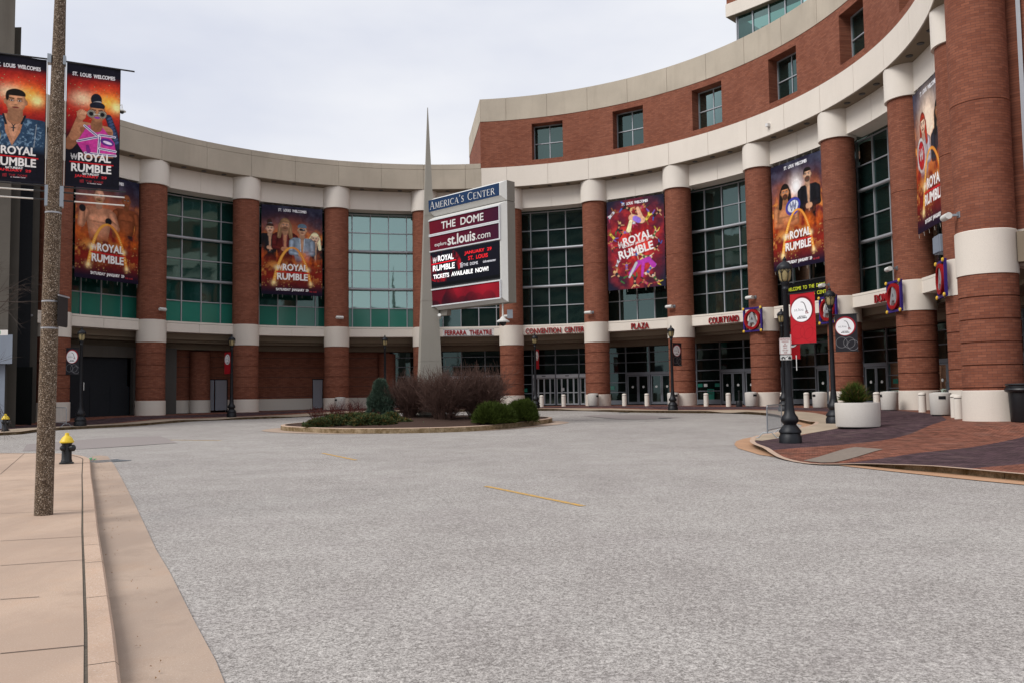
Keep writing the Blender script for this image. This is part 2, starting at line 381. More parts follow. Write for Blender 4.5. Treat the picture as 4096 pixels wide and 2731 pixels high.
# ------------------------------------------------------------------ text
_tc = {}
def tris(s, bold=0.0, spacing=1.0, shear=0):
    key = (s, bold, spacing, shear)
    if key in _tc: return _tc[key]
    cu = bpy.data.curves.new('t', 'FONT'); cu.body = s; cu.offset = bold; cu.align_x = 'CENTER'; cu.space_character = spacing; cu.resolution_u = 4; cu.shear = shear
    o = bpy.data.objects.new('t', cu); COL.objects.link(o)
    dg = bpy.context.evaluated_depsgraph_get(); me = bpy.data.meshes.new_from_object(o.evaluated_get(dg)); me.calc_loop_triangles()
    V = np.array([v.co[:2] for v in me.vertices]) if len(me.vertices) else np.zeros((0, 2))
    F = [tuple(t.vertices) for t in me.loop_triangles]
    bpy.data.objects.remove(o); bpy.data.meshes.remove(me); bpy.data.curves.remove(cu)
    if len(V): V[:, 1] -= (V[:, 1].max()+V[:, 1].min())/2; V[:, 0] -= (V[:, 0].max()+V[:, 0].min())/2
    _tc[key] = (V, F); return V, F
def solid_text(mb, s, width, height, org, ux, uy, nrm, depth=.03, bold=.02, spacing=1.0):
    if bold > .012:            # heavier strokes: the same letters a hair apart, each a touch prouder
        b_ = bold*height*1.6
        for i, (a, b) in enumerate(((-1, 0), (1, 0), (0, 1), (0, -1))): solid_text(mb, s, width, height, Vector(org)+Vector(ux)*a*b_+Vector(uy)*b*b_, ux, uy, nrm, depth-.0008*(i+1), 0, spacing)
    V, F = tris(s.replace(' ', '  '), 0, spacing); V = V/np.array([V[:, 0].max()-V[:, 0].min(), V[:, 1].max()-V[:, 1].min()])*np.array([width, height])
    org, ux, uy, nrm = map(Vector, (org, ux, uy, nrm)); P = [org+ux*float(a)+uy*float(b) for a, b in V]
    i0 = len(mb.v); n = len(P); mb.v += [tuple(p+nrm*depth) for p in P]+[tuple(p) for p in P]
    ed = {}
    for f in F:
        mb.f.append(tuple(i0+q for q in f)); mb.mi.append(mb.cur)
        for a, b in ((f[0], f[1]), (f[1], f[2]), (f[2], f[0])): ed[(a, b)] = 1
    for a, b in ed:
        if (b, a) not in ed: mb.f.append((i0+a, i0+n+a, i0+n+b, i0+b)); mb.mi.append(mb.cur)

# ------------------------------------------------------------------ printed artwork (painted on the vertices of the cloth)
class Paint:
    def __init__(s, asp, nx, bg='101018'):
        s.a = asp; s.nx = nx; s.ny = int(nx*asp)
        s.X, s.Y = np.meshgrid((np.arange(nx)+.5)/nx, (np.arange(s.ny)+.5)/s.ny*asp); s.px = 1.0/nx
        s.I = np.zeros((s.ny, nx, 3)); s.I[:] = srgb(bg)
    def put(s, m, c, al=1.0):
        c = np.array(srgb(c) if isinstance(c, str) else c); m = (np.clip(m, 0, 1)*al)[..., None]; s.I = s.I*(1-m)+c*m
    def add(s, m, c, al=1.0):
        c = np.array(srgb(c) if isinstance(c, str) else c); s.I = 1-(1-s.I)*(1-np.clip(m, 0, 1)[..., None]*c*al)
    def ell(s, cx, cy, rx, ry, rot=0, soft=None):
        soft = s.px*1.2 if soft is None else soft; dx, dy = s.X-cx, s.Y-cy; c, q = math.cos(rot), math.sin(rot)
        u, v = (dx*c+dy*q)/rx, (-dx*q+dy*c)/ry; d = (np.sqrt(u*u+v*v)-1)*min(rx, ry); return np.clip(.5-d/soft, 0, 1)
    def cap(s, x0, y0, r0, x1, y1, r1, soft=None):
        soft = s.px*1.2 if soft is None else soft; dx, dy = x1-x0, y1-y0; t = np.clip(((s.X-x0)*dx+(s.Y-y0)*dy)/(dx*dx+dy*dy+1e-9), 0, 1)
        d = np.hypot(s.X-x0-t*dx, s.Y-y0-t*dy)-(r0+(r1-r0)*t); return np.clip(.5-d/soft, 0, 1)
    def polym(s, pts):
        ins = np.zeros(s.X.shape, bool); n = len(pts)
        for i in range(n):
            x0, y0 = pts[i]; x1, y1 = pts[(i+1) % n]
            if y0 == y1: continue
            c = ((s.Y > min(y0, y1)) & (s.Y <= max(y0, y1))); xi = x0+(s.Y-y0)*(x1-x0)/(y1-y0); ins ^= c & (s.X < xi)
        return ins.astype(float)
    def glow(s, cx, cy, r, c, al=1, ry=None):
        ry = ry or r; d = ((s.X-cx)/r)**2+((s.Y-cy)/ry)**2; s.add(np.exp(-d*1.4), c, al)
    def noise(s, sc_, seed=0, oct=4):
        rs = np.random.RandomState(seed); o = np.zeros(s.X.shape); amp = 1; tot = 0
        for q in range(oct):
            n = int(sc_*2**q)+2; g = rs.rand(int(n*s.a)+3, n+1); x = s.X*(n-1); y = s.Y*(n-1); xi = x.astype(int); yi = y.astype(int); fx = x-xi; fy = y-yi; fx = fx*fx*(3-2*fx); fy = fy*fy*(3-2*fy)
            o += amp*((g[yi, xi]*(1-fx)+g[yi, xi+1]*fx)*(1-fy)+(g[yi+1, xi]*(1-fx)+g[yi+1, xi+1]*fx)*fy); tot += amp; amp *= .55
        return o/tot
    def text(s, t, cx, cy, w_, h_, c, bold=.02, rot=0):
        V, F = tris(t.replace(' ', '  '), 0); V = V/np.array([np.ptp(V[:, 0]), np.ptp(V[:, 1])])*np.array([w_, h_]); dl = .18+bold*1.6*h_/s.px
        if rot: V = V@np.array([[math.cos(rot), math.sin(rot)], [-math.sin(rot), math.cos(rot)]])
        V = V+np.array([cx, cy]); mk = np.zeros(s.X.shape)
        P = V/s.px-.5
        for f in F:
            p = P[list(f)]; x0, x1 = int(max(0, math.floor(p[:, 0].min()-dl))), int(min(s.nx-1, math.ceil(p[:, 0].max()+dl))); y0, y1 = int(max(0, math.floor(p[:, 1].min()-dl))), int(min(s.ny-1, math.ceil(p[:, 1].max()+dl)))
            if x1 < x0 or y1 < y0: continue
            gx, gy = np.meshgrid(np.arange(x0, x1+1), np.arange(y0, y1+1)); (ax, ay), (bx, by), (qx, qy) = p
            ar = (bx-ax)*(qy-ay)-(by-ay)*(qx-ax)
            if abs(ar) < 1e-9: continue
            sg = 1 if ar > 0 else -1; ok = np.ones(gx.shape, bool); near = np.zeros(gx.shape, bool)
            for (ux, uy), (vx, vy) in (((ax, ay), (bx, by)), ((bx, by), (qx, qy)), ((qx, qy), (ax, ay))):
                L = math.hypot(vx-ux, vy-uy)+1e-9; ok &= sg*((vx-ux)*(gy-uy)-(vy-uy)*(gx-ux))/L >= -.05
                tt = np.clip(((gx-ux)*(vx-ux)+(gy-uy)*(vy-uy))/(L*L), 0, 1); near |= np.hypot(gx-ux-tt*(vx-ux), gy-uy-tt*(vy-uy)) <= dl
            mk[y0:y1+1, x0:x1+1] = np.maximum(mk[y0:y1+1, x0:x1+1], ok | near)
        s.put(mk, c)
    def grain(s, seed=1):
        n = s.noise(30, seed, 3); m_ = s.noise(12, seed+9, 3); g = (.86+.62*n)*(.78+.44*m_); lum = s.I.mean(-1)
        gy, gx = np.gradient(lum); e_ = np.clip(np.hypot(gx, gy)*3.0, 0, .5); f = np.where(lum > .75, 1, g)*(1-e_*(lum < .6)); s.I = np.clip(s.I*f[..., None], 0, 1); return s
    def mesh(s, name, w_, h_, mat, parent=None, loc=(0, 0, 0), rz=0, wave=.02, wn=2.2, seed=0):
        rs = np.random.RandomState(seed); nx, ny = s.nx, s.ny
        x = (s.X-s.X.min())/(s.X.max()-s.X.min()); y = (s.Y-s.Y.min())/(s.Y.max()-s.Y.min())
        dd = wave*(np.sin(x*wn*6.28+rs.rand()*6+y*1.5)*.5+np.sin(y*wn*4+x*2+rs.rand()*6)*.4+.6*np.exp(-((x+y-1.9)/.1)**2))
        co_ = np.stack([(x-.5)*w_, dd, y*h_], -1).reshape(-1, 3)
        me = bpy.data.meshes.new(name); n = nx*ny; me.vertices.add(n); me.vertices.foreach_set('co', co_.astype(np.float32).ravel())
        i = np.arange(nx-1)[None]+np.arange(ny-1)[:, None]*nx; f = np.stack([i, i+1, i+1+nx, i+nx], -1).reshape(-1, 4)
        me.loops.add(f.size); me.polygons.add(len(f)); me.loops.foreach_set('vertex_index', f.astype(np.int32).ravel()); me.polygons.foreach_set('loop_start', np.arange(0, f.size, 4, dtype=np.int32))
        me.update(calc_edges=True); at = me.color_attributes.new('Col', 'FLOAT_COLOR', 'POINT'); at.data.foreach_set('color', np.concatenate([s.I.reshape(-1, 3), np.ones((n, 1))], 1).astype(np.float32).ravel())
        me.materials.append(M[mat]); me.shade_smooth(); o = bpy.data.objects.new(name, me); COL.objects.link(o); o.location = loc; o.rotation_euler = (0, 0, rz)
        if parent: o.parent = parent
        return o
def w_logo(P, cx, cy, s, c='f4f4f4'):
    for dy in (0, -.38*s):
        pts = [(-.5, .35), (-.27, -.35), (0, .28), (.27, -.35), (.5, .35)]
        for (a, b), (d, e) in zip(pts, pts[1:]): P.put(P.cap(cx+a*s, cy+b*s+dy, .035*s, cx+d*s, cy+e*s+dy, .035*s), c)
def title(P, cx, cy, w_, rot=0):
    h = w_*.21
    w_logo(P, cx-w_*.42, cy+h*.95, w_*.15)
    P.text('ROYAL', cx+w_*.09, cy+h*.86, w_*.80, h, 'f6f4f2', .022, rot)
    P.put(P.polym([(cx-w_*.53, cy+h*.18), (cx+w_*.56, cy+h*.10), (cx+w_*.56, cy-h*.06), (cx-w_*.53, cy+h*.02)]), 'd3242b')
    P.text('RUMBLE', cx+w_*.01, cy-h*.62, w_*.98, h, 'f6f4f2', .022, rot)
def head(P, x, y, s, skin, hair, style='short', beard=None):
    """a head of height 2s centred on (x, y)"""
    hs = np.array(srgb(skin)); hc = np.array(srgb(hair))
    if style in ('long', 'mane'):
        P.put(P.ell(x, y+.05*s, .95*s, 1.25*s), hc*.8)
        for q in (-1, 1): P.put(P.cap(x+q*.72*s, y, .4*s, x+q*1.0*s, y-2.0*s, .33*s), hc); P.put(P.cap(x+q*.8*s, y-.2*s, .1*s, x+q*1.1*s, y-1.9*s, .1*s), hc*1.6)
    if style == 'bun':
        P.put(P.ell(x-.1*s, y+1.35*s, .5*s, .62*s), hc); P.put(P.ell(x-.0*s, y+1.05*s, .42*s, .16*s, .2), '9a9aa0')
    P.put(P.cap(x, y-.5*s, .42*s, x, y-1.25*s, .5*s), hs*.55)
    for q in (-1, 1): P.put(P.ell(x+q*.74*s, y-.05*s, .14*s, .24*s), hs*.7)
    P.put(P.ell(x, y, .74*s, 1.0*s), hs*.62); P.put(P.ell(x+.06*s, y+.02*s, .62*s, .92*s, 0, .25*s), hs)
    P.put(P.ell(x+.02*s, y+.42*s, .42*s, .28*s, 0, .3*s), np.minimum(1, hs*1.35), .6)
    for q in (-1, 1):
        P.put(P.ell(x+q*.3*s, y+.08*s, .2*s, .1*s, 0, .08*s), hs*.35, .8); P.put(P.ell(x+q*.29*s, y+.07*s, .12*s, .055*s), 'e8e4e0'); P.put(P.ell(x+q*.29*s, y+.07*s, .055*s, .06*s), '1a100c')
        P.put(P.cap(x+q*.14*s, y+.24*s, .035*s, x+q*.46*s, y+.27*s, .03*s), hc*.5)
        P.put(P.ell(x+q*.42*s, y-.2*s, .14*s, .14*s, 0, .2*s), np.minimum(1, hs*1.3), .4)
    P.put(P.ell(x, y-.12*s, .11*s, .26*s, 0, .1*s), np.minimum(1, hs*1.2), .5); P.put(P.ell(x, y-.3*s, .13*s, .06*s, 0, .06*s), hs*.45, .8)
    if beard: P.put(P.ell(x, y-.62*s, .52*s, .42*s, 0, .12*s), beard, .9)
    P.put(P.ell(x, y-.52*s, .24*s, .07*s), '8a3b38' if not beard else '6a2c28'); P.put(P.ell(x, y-.49*s, .2*s, .02*s), '4a1815')
    if style == 'short': P.put(P.ell(x, y+.62*s, .72*s, .46*s)*(P.Y > y+.5*s-.0*P.X), hc); P.put(P.ell(x-.62*s, y+.4*s, .12*s, .35*s), hc)
    if style in ('long', 'mane', 'bun'): P.put(P.ell(x, y+.68*s, .7*s, .42*s)*(P.Y > y+.48*s), hc); P.put(P.ell(x+.2*s, y+.85*s, .35*s, .08*s, -.3, .1*s), hc*1.9, .6)
    if style == 'cap': P.put(P.ell(x, y+.6*s, .8*s, .55*s)*(P.Y > y+.38*s), hc); P.put(P.cap(x-.3*s, y+.06*s, .17*s, x+.35*s, y+.06*s, .17*s), '20242c'); P.put(P.cap(x+.1*s, y+.1*s, .04*s, x+.4*s, y+.12*s, .04*s), 'c8d4e0')
def body(P, x, y, s, skin, cloth, arms='down', bare=True, y_end=None):
    """shoulders at (x, y-1.6s) for a head of size s"""
    sk = np.array(srgb(skin)); cl = np.array(srgb(cloth)); sy = y-1.75*s; c1 = sk if bare else cl
    P.put(P.cap(x-1.3*s, sy-.2*s, .62*s, x+1.3*s, sy-.2*s, .62*s), c1*.7)
    P.put(P.polym([(x-1.85*s, sy-.1*s), (x+1.85*s, sy-.1*s), (x+1.15*s, sy-4.2*s), (x-1.15*s, sy-4.2*s)]), c1*.6)
    P.put(P.ell(x-.05*s, sy-1.9*s, 1.0*s, 1.9*s, 0, .9*s), c1)
    if bare:
        for q in (-1, 1):
            P.put(P.ell(x+q*.62*s, sy-.95*s, .62*s, .5*s, 0, .3*s), np.minimum(1, c1*1.3), .8); P.put(P.ell(x+q*.6*s, sy-1.42*s, .5*s, .07*s, 0, .12*s), c1*.4, .7)
            for j in range(3): P.put(P.ell(x+q*.3*s, sy-(2.0+j*.55)*s, .25*s, .2*s, 0, .12*s), np.minimum(1, c1*1.2), .5)
        P.put(P.polym([(x-1.2*s, sy-3.7*s), (x+1.2*s, sy-3.7*s), (x+1.5*s, sy-6.5*s), (x-1.5*s, sy-6.5*s)]), cl)
    else:
        P.put(P.polym([(x-.35*s, sy+.4*s), (x+.35*s, sy+.4*s), (x+.12*s, sy-3.4*s), (x-.12*s, sy-3.4*s)]), sk*.8)
        for q in (-1, 1): P.put(P.cap(x+q*.4*s, sy+.3*s, .06*s, x+q*.2*s, sy-3.6*s, .05*s), np.minimum(1, cl*2.2+.05))
        P.put(P.polym([(x-1.2*s, sy-3.7*s), (x+1.2*s, sy-3.7*s), (x+1.4*s, sy-6.5*s), (x-1.4*s, sy-6.5*s)]), cl*.5)
    for q in (-1, 1):
        if arms == 'down': j = [(1.75, -.4, .55), (2.1, -2.2, .45), (1.9, -4.0, .33)]
        elif arms == 'fist': j = [(1.75, -.4, .55), (2.35, -1.9, .48), (2.2 if q < 0 else 1.3, -.05 if q < 0 else -1.15, .36)]
        else: j = [(1.75, -.4, .55), (1.9, -2.3, .45), (.3, -2.6, .36)]
        for (a, b, r0), (d, e, r1) in zip(j, j[1:]):
            P.put(P.cap(x+q*a*s, sy+b*s, r0*s, x+q*d*s, sy+e*s, r1*s), c1*.5); P.put(P.cap(x+q*a*s-.06*s, sy+b*s+.05*s, r0*s*.6, x+q*d*s-.06*s, sy+e*s+.05*s, r1*s*.6, .3*s), c1*1.1)
        P.put(P.ell(x+q*j[2][0]*s, sy+j[2][1]*s, .42*s, .42*s), '1b1b1f' if arms == 'fist' else sk*.9)
def fire_bg(P, seed):
    n = P.noise(5, seed); n2 = P.noise(9, seed+3); t = P.Y/P.a
    P.put(np.ones(P.X.shape), '1a1b30'); P.put(np.clip((n-.42)*2.4, 0, 1)*np.clip((t-.55)*3, 0, 1)*(t < 1), '5a6078', .5)
    P.glow(.45, .66*P.a, .48, 'd2743a', .75, .26); P.put(np.clip((n2-.38)*3, 0, 1)*np.exp(-((t-.55)/.17)**2), 'c25a1e', .9)
    P.put(np.clip((n2-.50)*5, 0, 1)*np.exp(-((t-.56)/.12)**2), 'ffb35a', .7)
    P.put(np.exp(-((t-.36)/.14)**2), '8f1f16', .8); P.put(np.clip((n-.45)*4, 0, 1)*np.exp(-((t-.36)/.10)**2), 'f08a30', .75)
    P.put(np.clip((.17-t)*9, 0, 1), '17142a', .95)
    rs = np.random.RandomState(seed)
    for i in range(40):
        x = rs.rand(); h = .03+.07*rs.rand(); P.put(P.polym([(x, .13*P.a), (x+.02, .13*P.a), (x+.02, .13*P.a+h), (x, .13*P.a+h)]), 'ffab4a' if i % 3 == 0 else '5e1c12', .6)
def arch(P, cx=.5, y0=.20, h=.60, w_=.30):
    for i in range(60):
        def pt(q):
            u = -1+2*q; return cx+w_*u, y0+h*(1-(math.cosh(1.9*u)-1)/(math.cosh(1.9)-1))
        a = pt(i/60); b = pt((i+1)/60); wd = .013+.013*abs(2*i/60-1)
        P.put(P.cap(*a, wd, *b, wd), 'e58b2c' if i > 30 else 'f2a63c'); P.put(P.cap(*a, wd*.4, *b, wd*.4), 'ffd98a', .8)
    for u, v, r in ((cx-w_, y0, .05), (cx+w_, y0, .04), (cx-w_*.86, y0+h*.42, .045), (cx+w_*.86, y0+h*.40, .04)): P.glow(u, v, r, 'ffd9a0', .9)
def facade_art(kind):
    P = Paint(1.5, 170)
    if kind == 'red':
        n = P.noise(6, 4); P.put(np.ones(P.X.shape), '1d1c30'); d = np.hypot((P.X-.5)/.62, (P.Y-.75)/.82)
        P.put(np.clip(1.25-d*1.15, 0, 1)*np.clip(n*1.8, .3, 1), 'a3161d', 1); P.put(np.clip((n-.5)*5, 0, 1)*np.clip(1.1-d, 0, 1), 'e8453a', .8)
        rs = np.random.RandomState(12)
        sk = ['d9a37c', 'b97a52', '8a5638', 'e3b592']; cl = ['2a2a34', '7a5ab0', 'c9c9d2', '3c6a3a', '1c1c22', 'b0345a', 'd8c24a', '3b5fb0']; hr = ['e5c878', '2a1a14', '6b2a18', 'd9d9d9']
        spots = [(rs.uniform(.08, .92), rs.uniform(.08, 1.38)) for _ in range(60)]; kept = []
        for p in spots:
            if all(math.hypot(p[0]-q[0], p[1]-q[1]) > .15 for q in kept): kept.append(p)
        for i, (x, y) in enumerate(kept):
            if .58 < y < .86 and .2 < x < .82: continue
            a = rs.rand()*6.28; s = rs.uniform(.05, .075); c, q = math.cos(a), math.sin(a); S_ = sk[i % 4]; C_ = cl[i % 8]
            hx, hy = x+c*s*1.25, y+q*s*1.25
            for b_ in (-1, 1):
                ja = a+b_*rs.uniform(.6, 1.5); P.put(P.cap(x+c*s*.7, y+q*s*.7, s*.2, x+c*s*.7+math.cos(ja)*s*1.3, y+q*s*.7+math.sin(ja)*s*1.3, s*.13), S_)
                jb = a+PI+b_*rs.uniform(.25, .8); kx, ky = x-c*s*.4+math.cos(jb)*s, y-q*s*.4+math.sin(jb)*s; P.put(P.cap(x-c*s*.4, y-q*s*.4, s*.28, kx, ky, s*.2), S_ if i % 2 else C_)
                P.put(P.cap(kx, ky, s*.2, kx+math.cos(jb+.6)*s*.8, ky+math.sin(jb+.6)*s*.8, s*.13), cl[(i+3) % 8])
            P.put(P.cap(x+c*s*.6, y+q*s*.6, s*.38, x-c*s*.45, y-q*s*.45, s*.3), C_); P.put(P.cap(x+c*s*.1, y+q*s*.1, s*.26, x, y, s*.26), S_, .8)
            P.put(P.ell(hx-s*.08, hy+s*.1, s*.34, s*.36), hr[i % 4]); P.put(P.ell(hx, hy, s*.26, s*.3), S_)
        for (a, b, c, d_) in ((.3, .26, .44, .42), (.44, .42, .62, .46), (.62, .46, .7, .36)): P.put(P.cap(a+.1, b, .035, c+.1, d_, .045), 'b03aa8')
        P.put(P.cap(.5, .42, .025, .38, .2, .02), 'b9b9c0'); P.put(P.cap(.62, .4, .03, .6, .2, .02), 'b03aa8')
        P.put(P.cap(.44, 1.18, .06, .62, 1.12, .06), 'dfae8c'); P.put(P.cap(.62, 1.12, .045, .55, 1.32, .03), 'dfae8c'); P.put(P.cap(.5, 1.16, .045, .56, 1.12, .045), '8d6fd0'); P.put(P.cap(.42, 1.12, .03, .38, .98, .04), 'f0e2b0')
        P.grain(6); P.text('ROYAL', .53, .84, .50, .12, 'f3f1f1', .022, .20); w_logo(P, .245, .77, .10); P.text('SATURDAY JANUARY 29', .5, .745, .46, .045, 'f3f1f1', .01, .20); P.text('RUMBLE', .5, .63, .60, .13, 'f3f1f1', .022, .20)
    else:
        fire_bg(P, {'two': 3, 'four': 8, 'duo': 15, 'redhair': 22}[kind])
        if kind == 'two':
            body(P, .78, 1.19, .092, '8a4a2c', '1c1c22', 'down'); head(P, .78, 1.19, .088, '8f5232', '1a120e', 'bald')
            body(P, .36, 1.18, .115, 'cf9070', '3a3236', 'fist'); head(P, .36, 1.18, .105, 'dba285', 'b08a60', 'bald', 'a87c56')
        elif kind == 'four':
            body(P, .14, 1.12, .078, 'd9a888', '1d1b20', 'cross', False); head(P, .14, 1.10, .082, 'dcae90', '3a2620', 'bun')
            body(P, .88, .98, .078, 'e0b496', '2a2a30', 'down', False); head(P, .87, .98, .085, 'e4bda0', 'e9d9b0', 'long')
            body(P, .38, 1.17, .092, 'c88a68', '5a1c1c', 'cross', False); head(P, .38, 1.17, .096, 'd09a78', '8a6a4c', 'mane', '7a5a44')
            body(P, .66, 1.10, .094, 'd0a080', '93a3b5', 'cross', False); head(P, .66, 1.11, .094, 'd4a585', '5c7486', 'cap')
        elif kind == 'duo':
            P.glow(.50, 1.12, .16, 'ffffff', 1); body(P, .74, 1.22, .095, 'cfa080', '18181e', 'cross', False); head(P, .73, 1.23, .095, 'd8aa8c', '181210', 'short', '2a1c18')
            body(P, .28, 1.08, .108, 'b47650', '19191f', 'cross'); head(P, .27, 1.08, .098, 'bf8058', '181210', 'mane', '241814')
            P.put(P.ell(.42, .86, .15, .12, .3), '3a3f9a'); P.put(P.ell(.42, .86, .11, .08, .3), 'c8ccd8'); w_logo(P, .42, .89, .12, '2e3a90')
        else:
            P.glow(.45, 1.1, .3, 'ffe8d0', 1)
            body(P, .28, 1.10, .095, 'e2b69a', 'b9b0b8', 'cross', False); head(P, .30, 1.10, .098, 'e6bfa4', '9c2c18', 'long'); P.put(P.ell(.20, .80, .14, .19, .1), 'c8c2c0'); P.put(P.ell(.20, .80, .11, .15, .1), 'b01f28'); w_logo(P, .20, .84, .12)
            body(P, .74, 1.10, .10, '8a5638', '2a2a34', 'cross', False); head(P, .74, 1.12, .098, '96603e', '14100e', 'mane')
        nn = P.noise(6, 77); P.put(np.clip((.74-P.Y-.12*nn)*6, 0, 1), '8a2a14', .80); P.put(np.clip((.60-P.Y)*6, 0, 1), '3a1220', .75); P.put(np.clip((nn-.42)*4, 0, 1)*np.exp(-((P.Y-.60)/.13)**2), 'd9641f', .8)
        rs = np.random.RandomState(5)
        for i in range(110): P.glow(rs.rand(), .14+.40*rs.rand()**1.3, .005+.008*rs.rand(), 'ffc070', .9)
        P.put(np.exp(-((P.Y-.33)/.13)**2), '96260f', .55); n = P.noise(7, 31); P.put(np.clip((n-.5)*5, 0, 1)*np.exp(-((P.Y-.42)/.14)**2), 'ffb055', .6)
        P.grain(4); P.put(np.clip((.17-P.Y)*8, 0, 1), '15132a', .95); arch(P); title(P, .5, .375, .50)
        P.text('SATURDAY JANUARY 29', .5, .085, .52, .05, 'ececec', .02)
    P.text('ST. LOUIS WELCOMES', .5, 1.425, .46, .042, 'e6e6ea', .02)
    P.text('THE DOME', .84, .07, .12, .018, 'a03038', .01)
    P.put((P.X < .006)+(P.X > .994)+(P.Y < .008)+(P.Y > 1.492), '14131f'); return P
def pole_art(kind):
    P = Paint(2.55, 190); n = P.noise(5, 7 if kind == 'man' else 9)
    P.put(np.ones(P.X.shape), '12111c'); t = P.Y
    P.put(np.exp(-((t-1.75)/.55)**4)*np.clip(.55+n*.8, 0, 1), 'c02418'); P.put(np.clip((n-.5)*4, 0, 1)*np.exp(-((t-1.7)/.45)**2), '4a1028', .8); P.put(np.exp(-((t-1.35)/.2)**2)*(np.abs(P.X-.5) > .25), '7a1420', .5)
    gx, gy = (.62, 1.78) if kind == 'man' else (.72, 1.82)
    P.glow(gx, gy, .42, 'f0502a', 1, .34); P.glow(gx+.05, gy-.02, .32, 'ffb030', 1, .20); P.glow(.36 if kind == 'man' else .3, gy+.02, .24, 'ffd9b0', .9, .16); P.glow(gx+.22, gy-.1, .12, 'fff0a0', 1)
    rs = np.random.RandomState(3)
    for i in range(70): P.glow(rs.rand(), 1.4+rs.rand()*.8, .004+.006*rs.rand(), 'ffe0a0', .9)
    P.put(np.clip((2.22-t)*-8, 0, 1), '141320', 1)
    if kind == 'man':
        sk = '8f6046'; x = .47
        P.put(P.cap(.12, 1.12, .20, .90, 1.10, .19), '2c4058'); P.put(P.polym([(-.05, 1.2), (.25, 1.32), (.72, 1.3), (1.0, 1.12), (.98, .55), (-.05, .55)]), '2c4560')
        nn = P.noise(22, 2, 3); P.put(np.clip((nn-.5)*5, 0, 1)*P.polym([(-.05, 1.2), (.25, 1.30), (.72, 1.28), (.97, 1.1), (.97, .72), (-.05, .72)]), '7fa0bc', .75)
        P.put(P.polym([(.27, 1.36), (.63, 1.34), (.56, 1.0), (.42, .72), (.30, 1.0)]), 'b57f60'); P.put(P.polym([(.32, 1.3), (.58, 1.3), (.5, 1.0), (.44, .8), (.36, 1.0)]), 'c69072')
        P.put(P.cap(.36, 1.25, .006, .44, 1.12, .006), '2e3338'); P.put(P.cap(.54, 1.25, .006, .44, 1.12, .006), '2e3338'); P.put(P.cap(.44, 1.12, .010, .44, 1.02, .010), '30363c'); P.put(P.cap(.41, 1.085, .008, .47, 1.085, .008), '30363c')
        P.put(P.cap(.26, 1.34, .018, .31, 1.16, .018), '16202c'); P.put(P.cap(.64, 1.34, .018, .58, 1.18, .018), '16202c'); P.put(P.cap(.44, .74, .012, .44, .55, .012), '8a8f96')
        P.put(P.cap(.84, 1.2, .008, .80, .72, .008), 'b0b8c0', .7)
        P.put(P.cap(.47, 1.4, .13, .46, 1.30, .14), '9a6a4e'); head(P, .47, 1.62, .235, 'c08a68', '1a1512', 'short'); P.put(P.ell(.47, 1.44, .09, .04, 0, .06), '5a3c2c', .5)
        P.put(P.ell(.02, .92, .20, .26, .2), 'c9b27a'); P.put(P.ell(.02, .92, .15, .20, .2), 'a8282c'); P.put(P.ell(.02, .92, .09, .11), 'e8dcae')
        for q in range(8): P.put(P.cap(.02, .92, .012, .02+.17*math.cos(q*.785), .92+.22*math.sin(q*.785), .006), 'f4ecd0')
        P.put(np.clip((.78-t)*5, 0, 1), '12111c', 1)
    else:
        P.put(P.cap(.78, 1.5, .06, .88, 1.2, .07), '232c40'); P.put(P.cap(.88, 1.2, .07, .94, .9, .06), '232c40')
        for q in range(9): P.put(P.ell(.80+.017*q, 1.48-.062*q, .05, .028, .6), '3c4f74')
        P.put(P.cap(.22, 1.12, .12, .06, .86, .10), '8a5a40'); P.put(P.cap(.16, 1.05, .10, .26, 1.45, .06), 'a87254'); P.put(P.ell(.28, 1.50, .085, .11), 'b98262')
        for q in range(4): P.put(P.cap(.26+.03*q, 1.52, .016, .30+.03*q, 1.60-.012*q, .013), 'd09a78')
        P.put(P.cap(.34, 1.22, .14, .74, 1.18, .13), 'b07a5a'); P.put(P.polym([(.26, 1.24), (.84, 1.20), (.88, .66), (.34, .62)]), '8f5c42'); P.put(P.polym([(.40, 1.30), (.66, 1.30), (.90, .98), (.94, .70), (.34, .70), (.20, .92)]), 'c23a92')
        for a in (((.34, 1.28), (.62, 1.06)), ((.22, .95), (.60, 1.08)), ((.62, 1.12), (.90, 1.1)), ((.62, 1.08), (.60, .70)), ((.62, .84), (.92, .80)), ((.36, .72), (.92, .71))):
            P.put(P.cap(*a[0], .024, *a[1], .024), 'e9e6f2'); P.put(P.cap(*a[0], .009, *a[1], .009), '4b3fa0')
        P.put(P.ell(.76, .98, .13, .075, -.3), '5b2a86'); P.put(P.ell(.77, .97, .09, .03, -.3), 'd9c9ec'); P.put(P.cap(.40, .86, .03, .42, .76, .04), '7a2a7a')
        P.put(P.cap(.56, 1.36, .10, .56, 1.28, .11), '8f5c42'); head(P, .57, 1.58, .20, 'b27a58', '191c28', 'bun')
        P.put(P.ell(.57, 1.475, .055, .022), '8a3fa8')
        for q in (-.1, .105):
            P.put(P.ell(.56+q, 1.545, .078, .078), 'b9b6a8')
            for j in range(16): P.put(P.cap(.56+q+.05*math.cos(j*.393), 1.545+.05*math.sin(j*.393), .004, .56+q+.078*math.cos(j*.393), 1.545+.078*math.sin(j*.393), .004), '2a2824')
            P.put(P.ell(.56+q, 1.545, .043, .043), '17161a')
        P.put(P.cap(.50, 1.545, .008, .62, 1.545, .008), 'b9b6a8'); P.put(np.clip((.68-t)*6, 0, 1), '12111c', .97)
    P.grain(8); P.text('ST. LOUIS WELCOMES', .5, 2.335, .78, .075, 'ececf0', .02)
    title(P, .47, .50, .74)
    P.text('SATURDAY', .47, .285, .30, .036, 'f0f0f0', .02); P.text('JANUARY 29', .47, .228, .58, .062, 'd83038', .03)
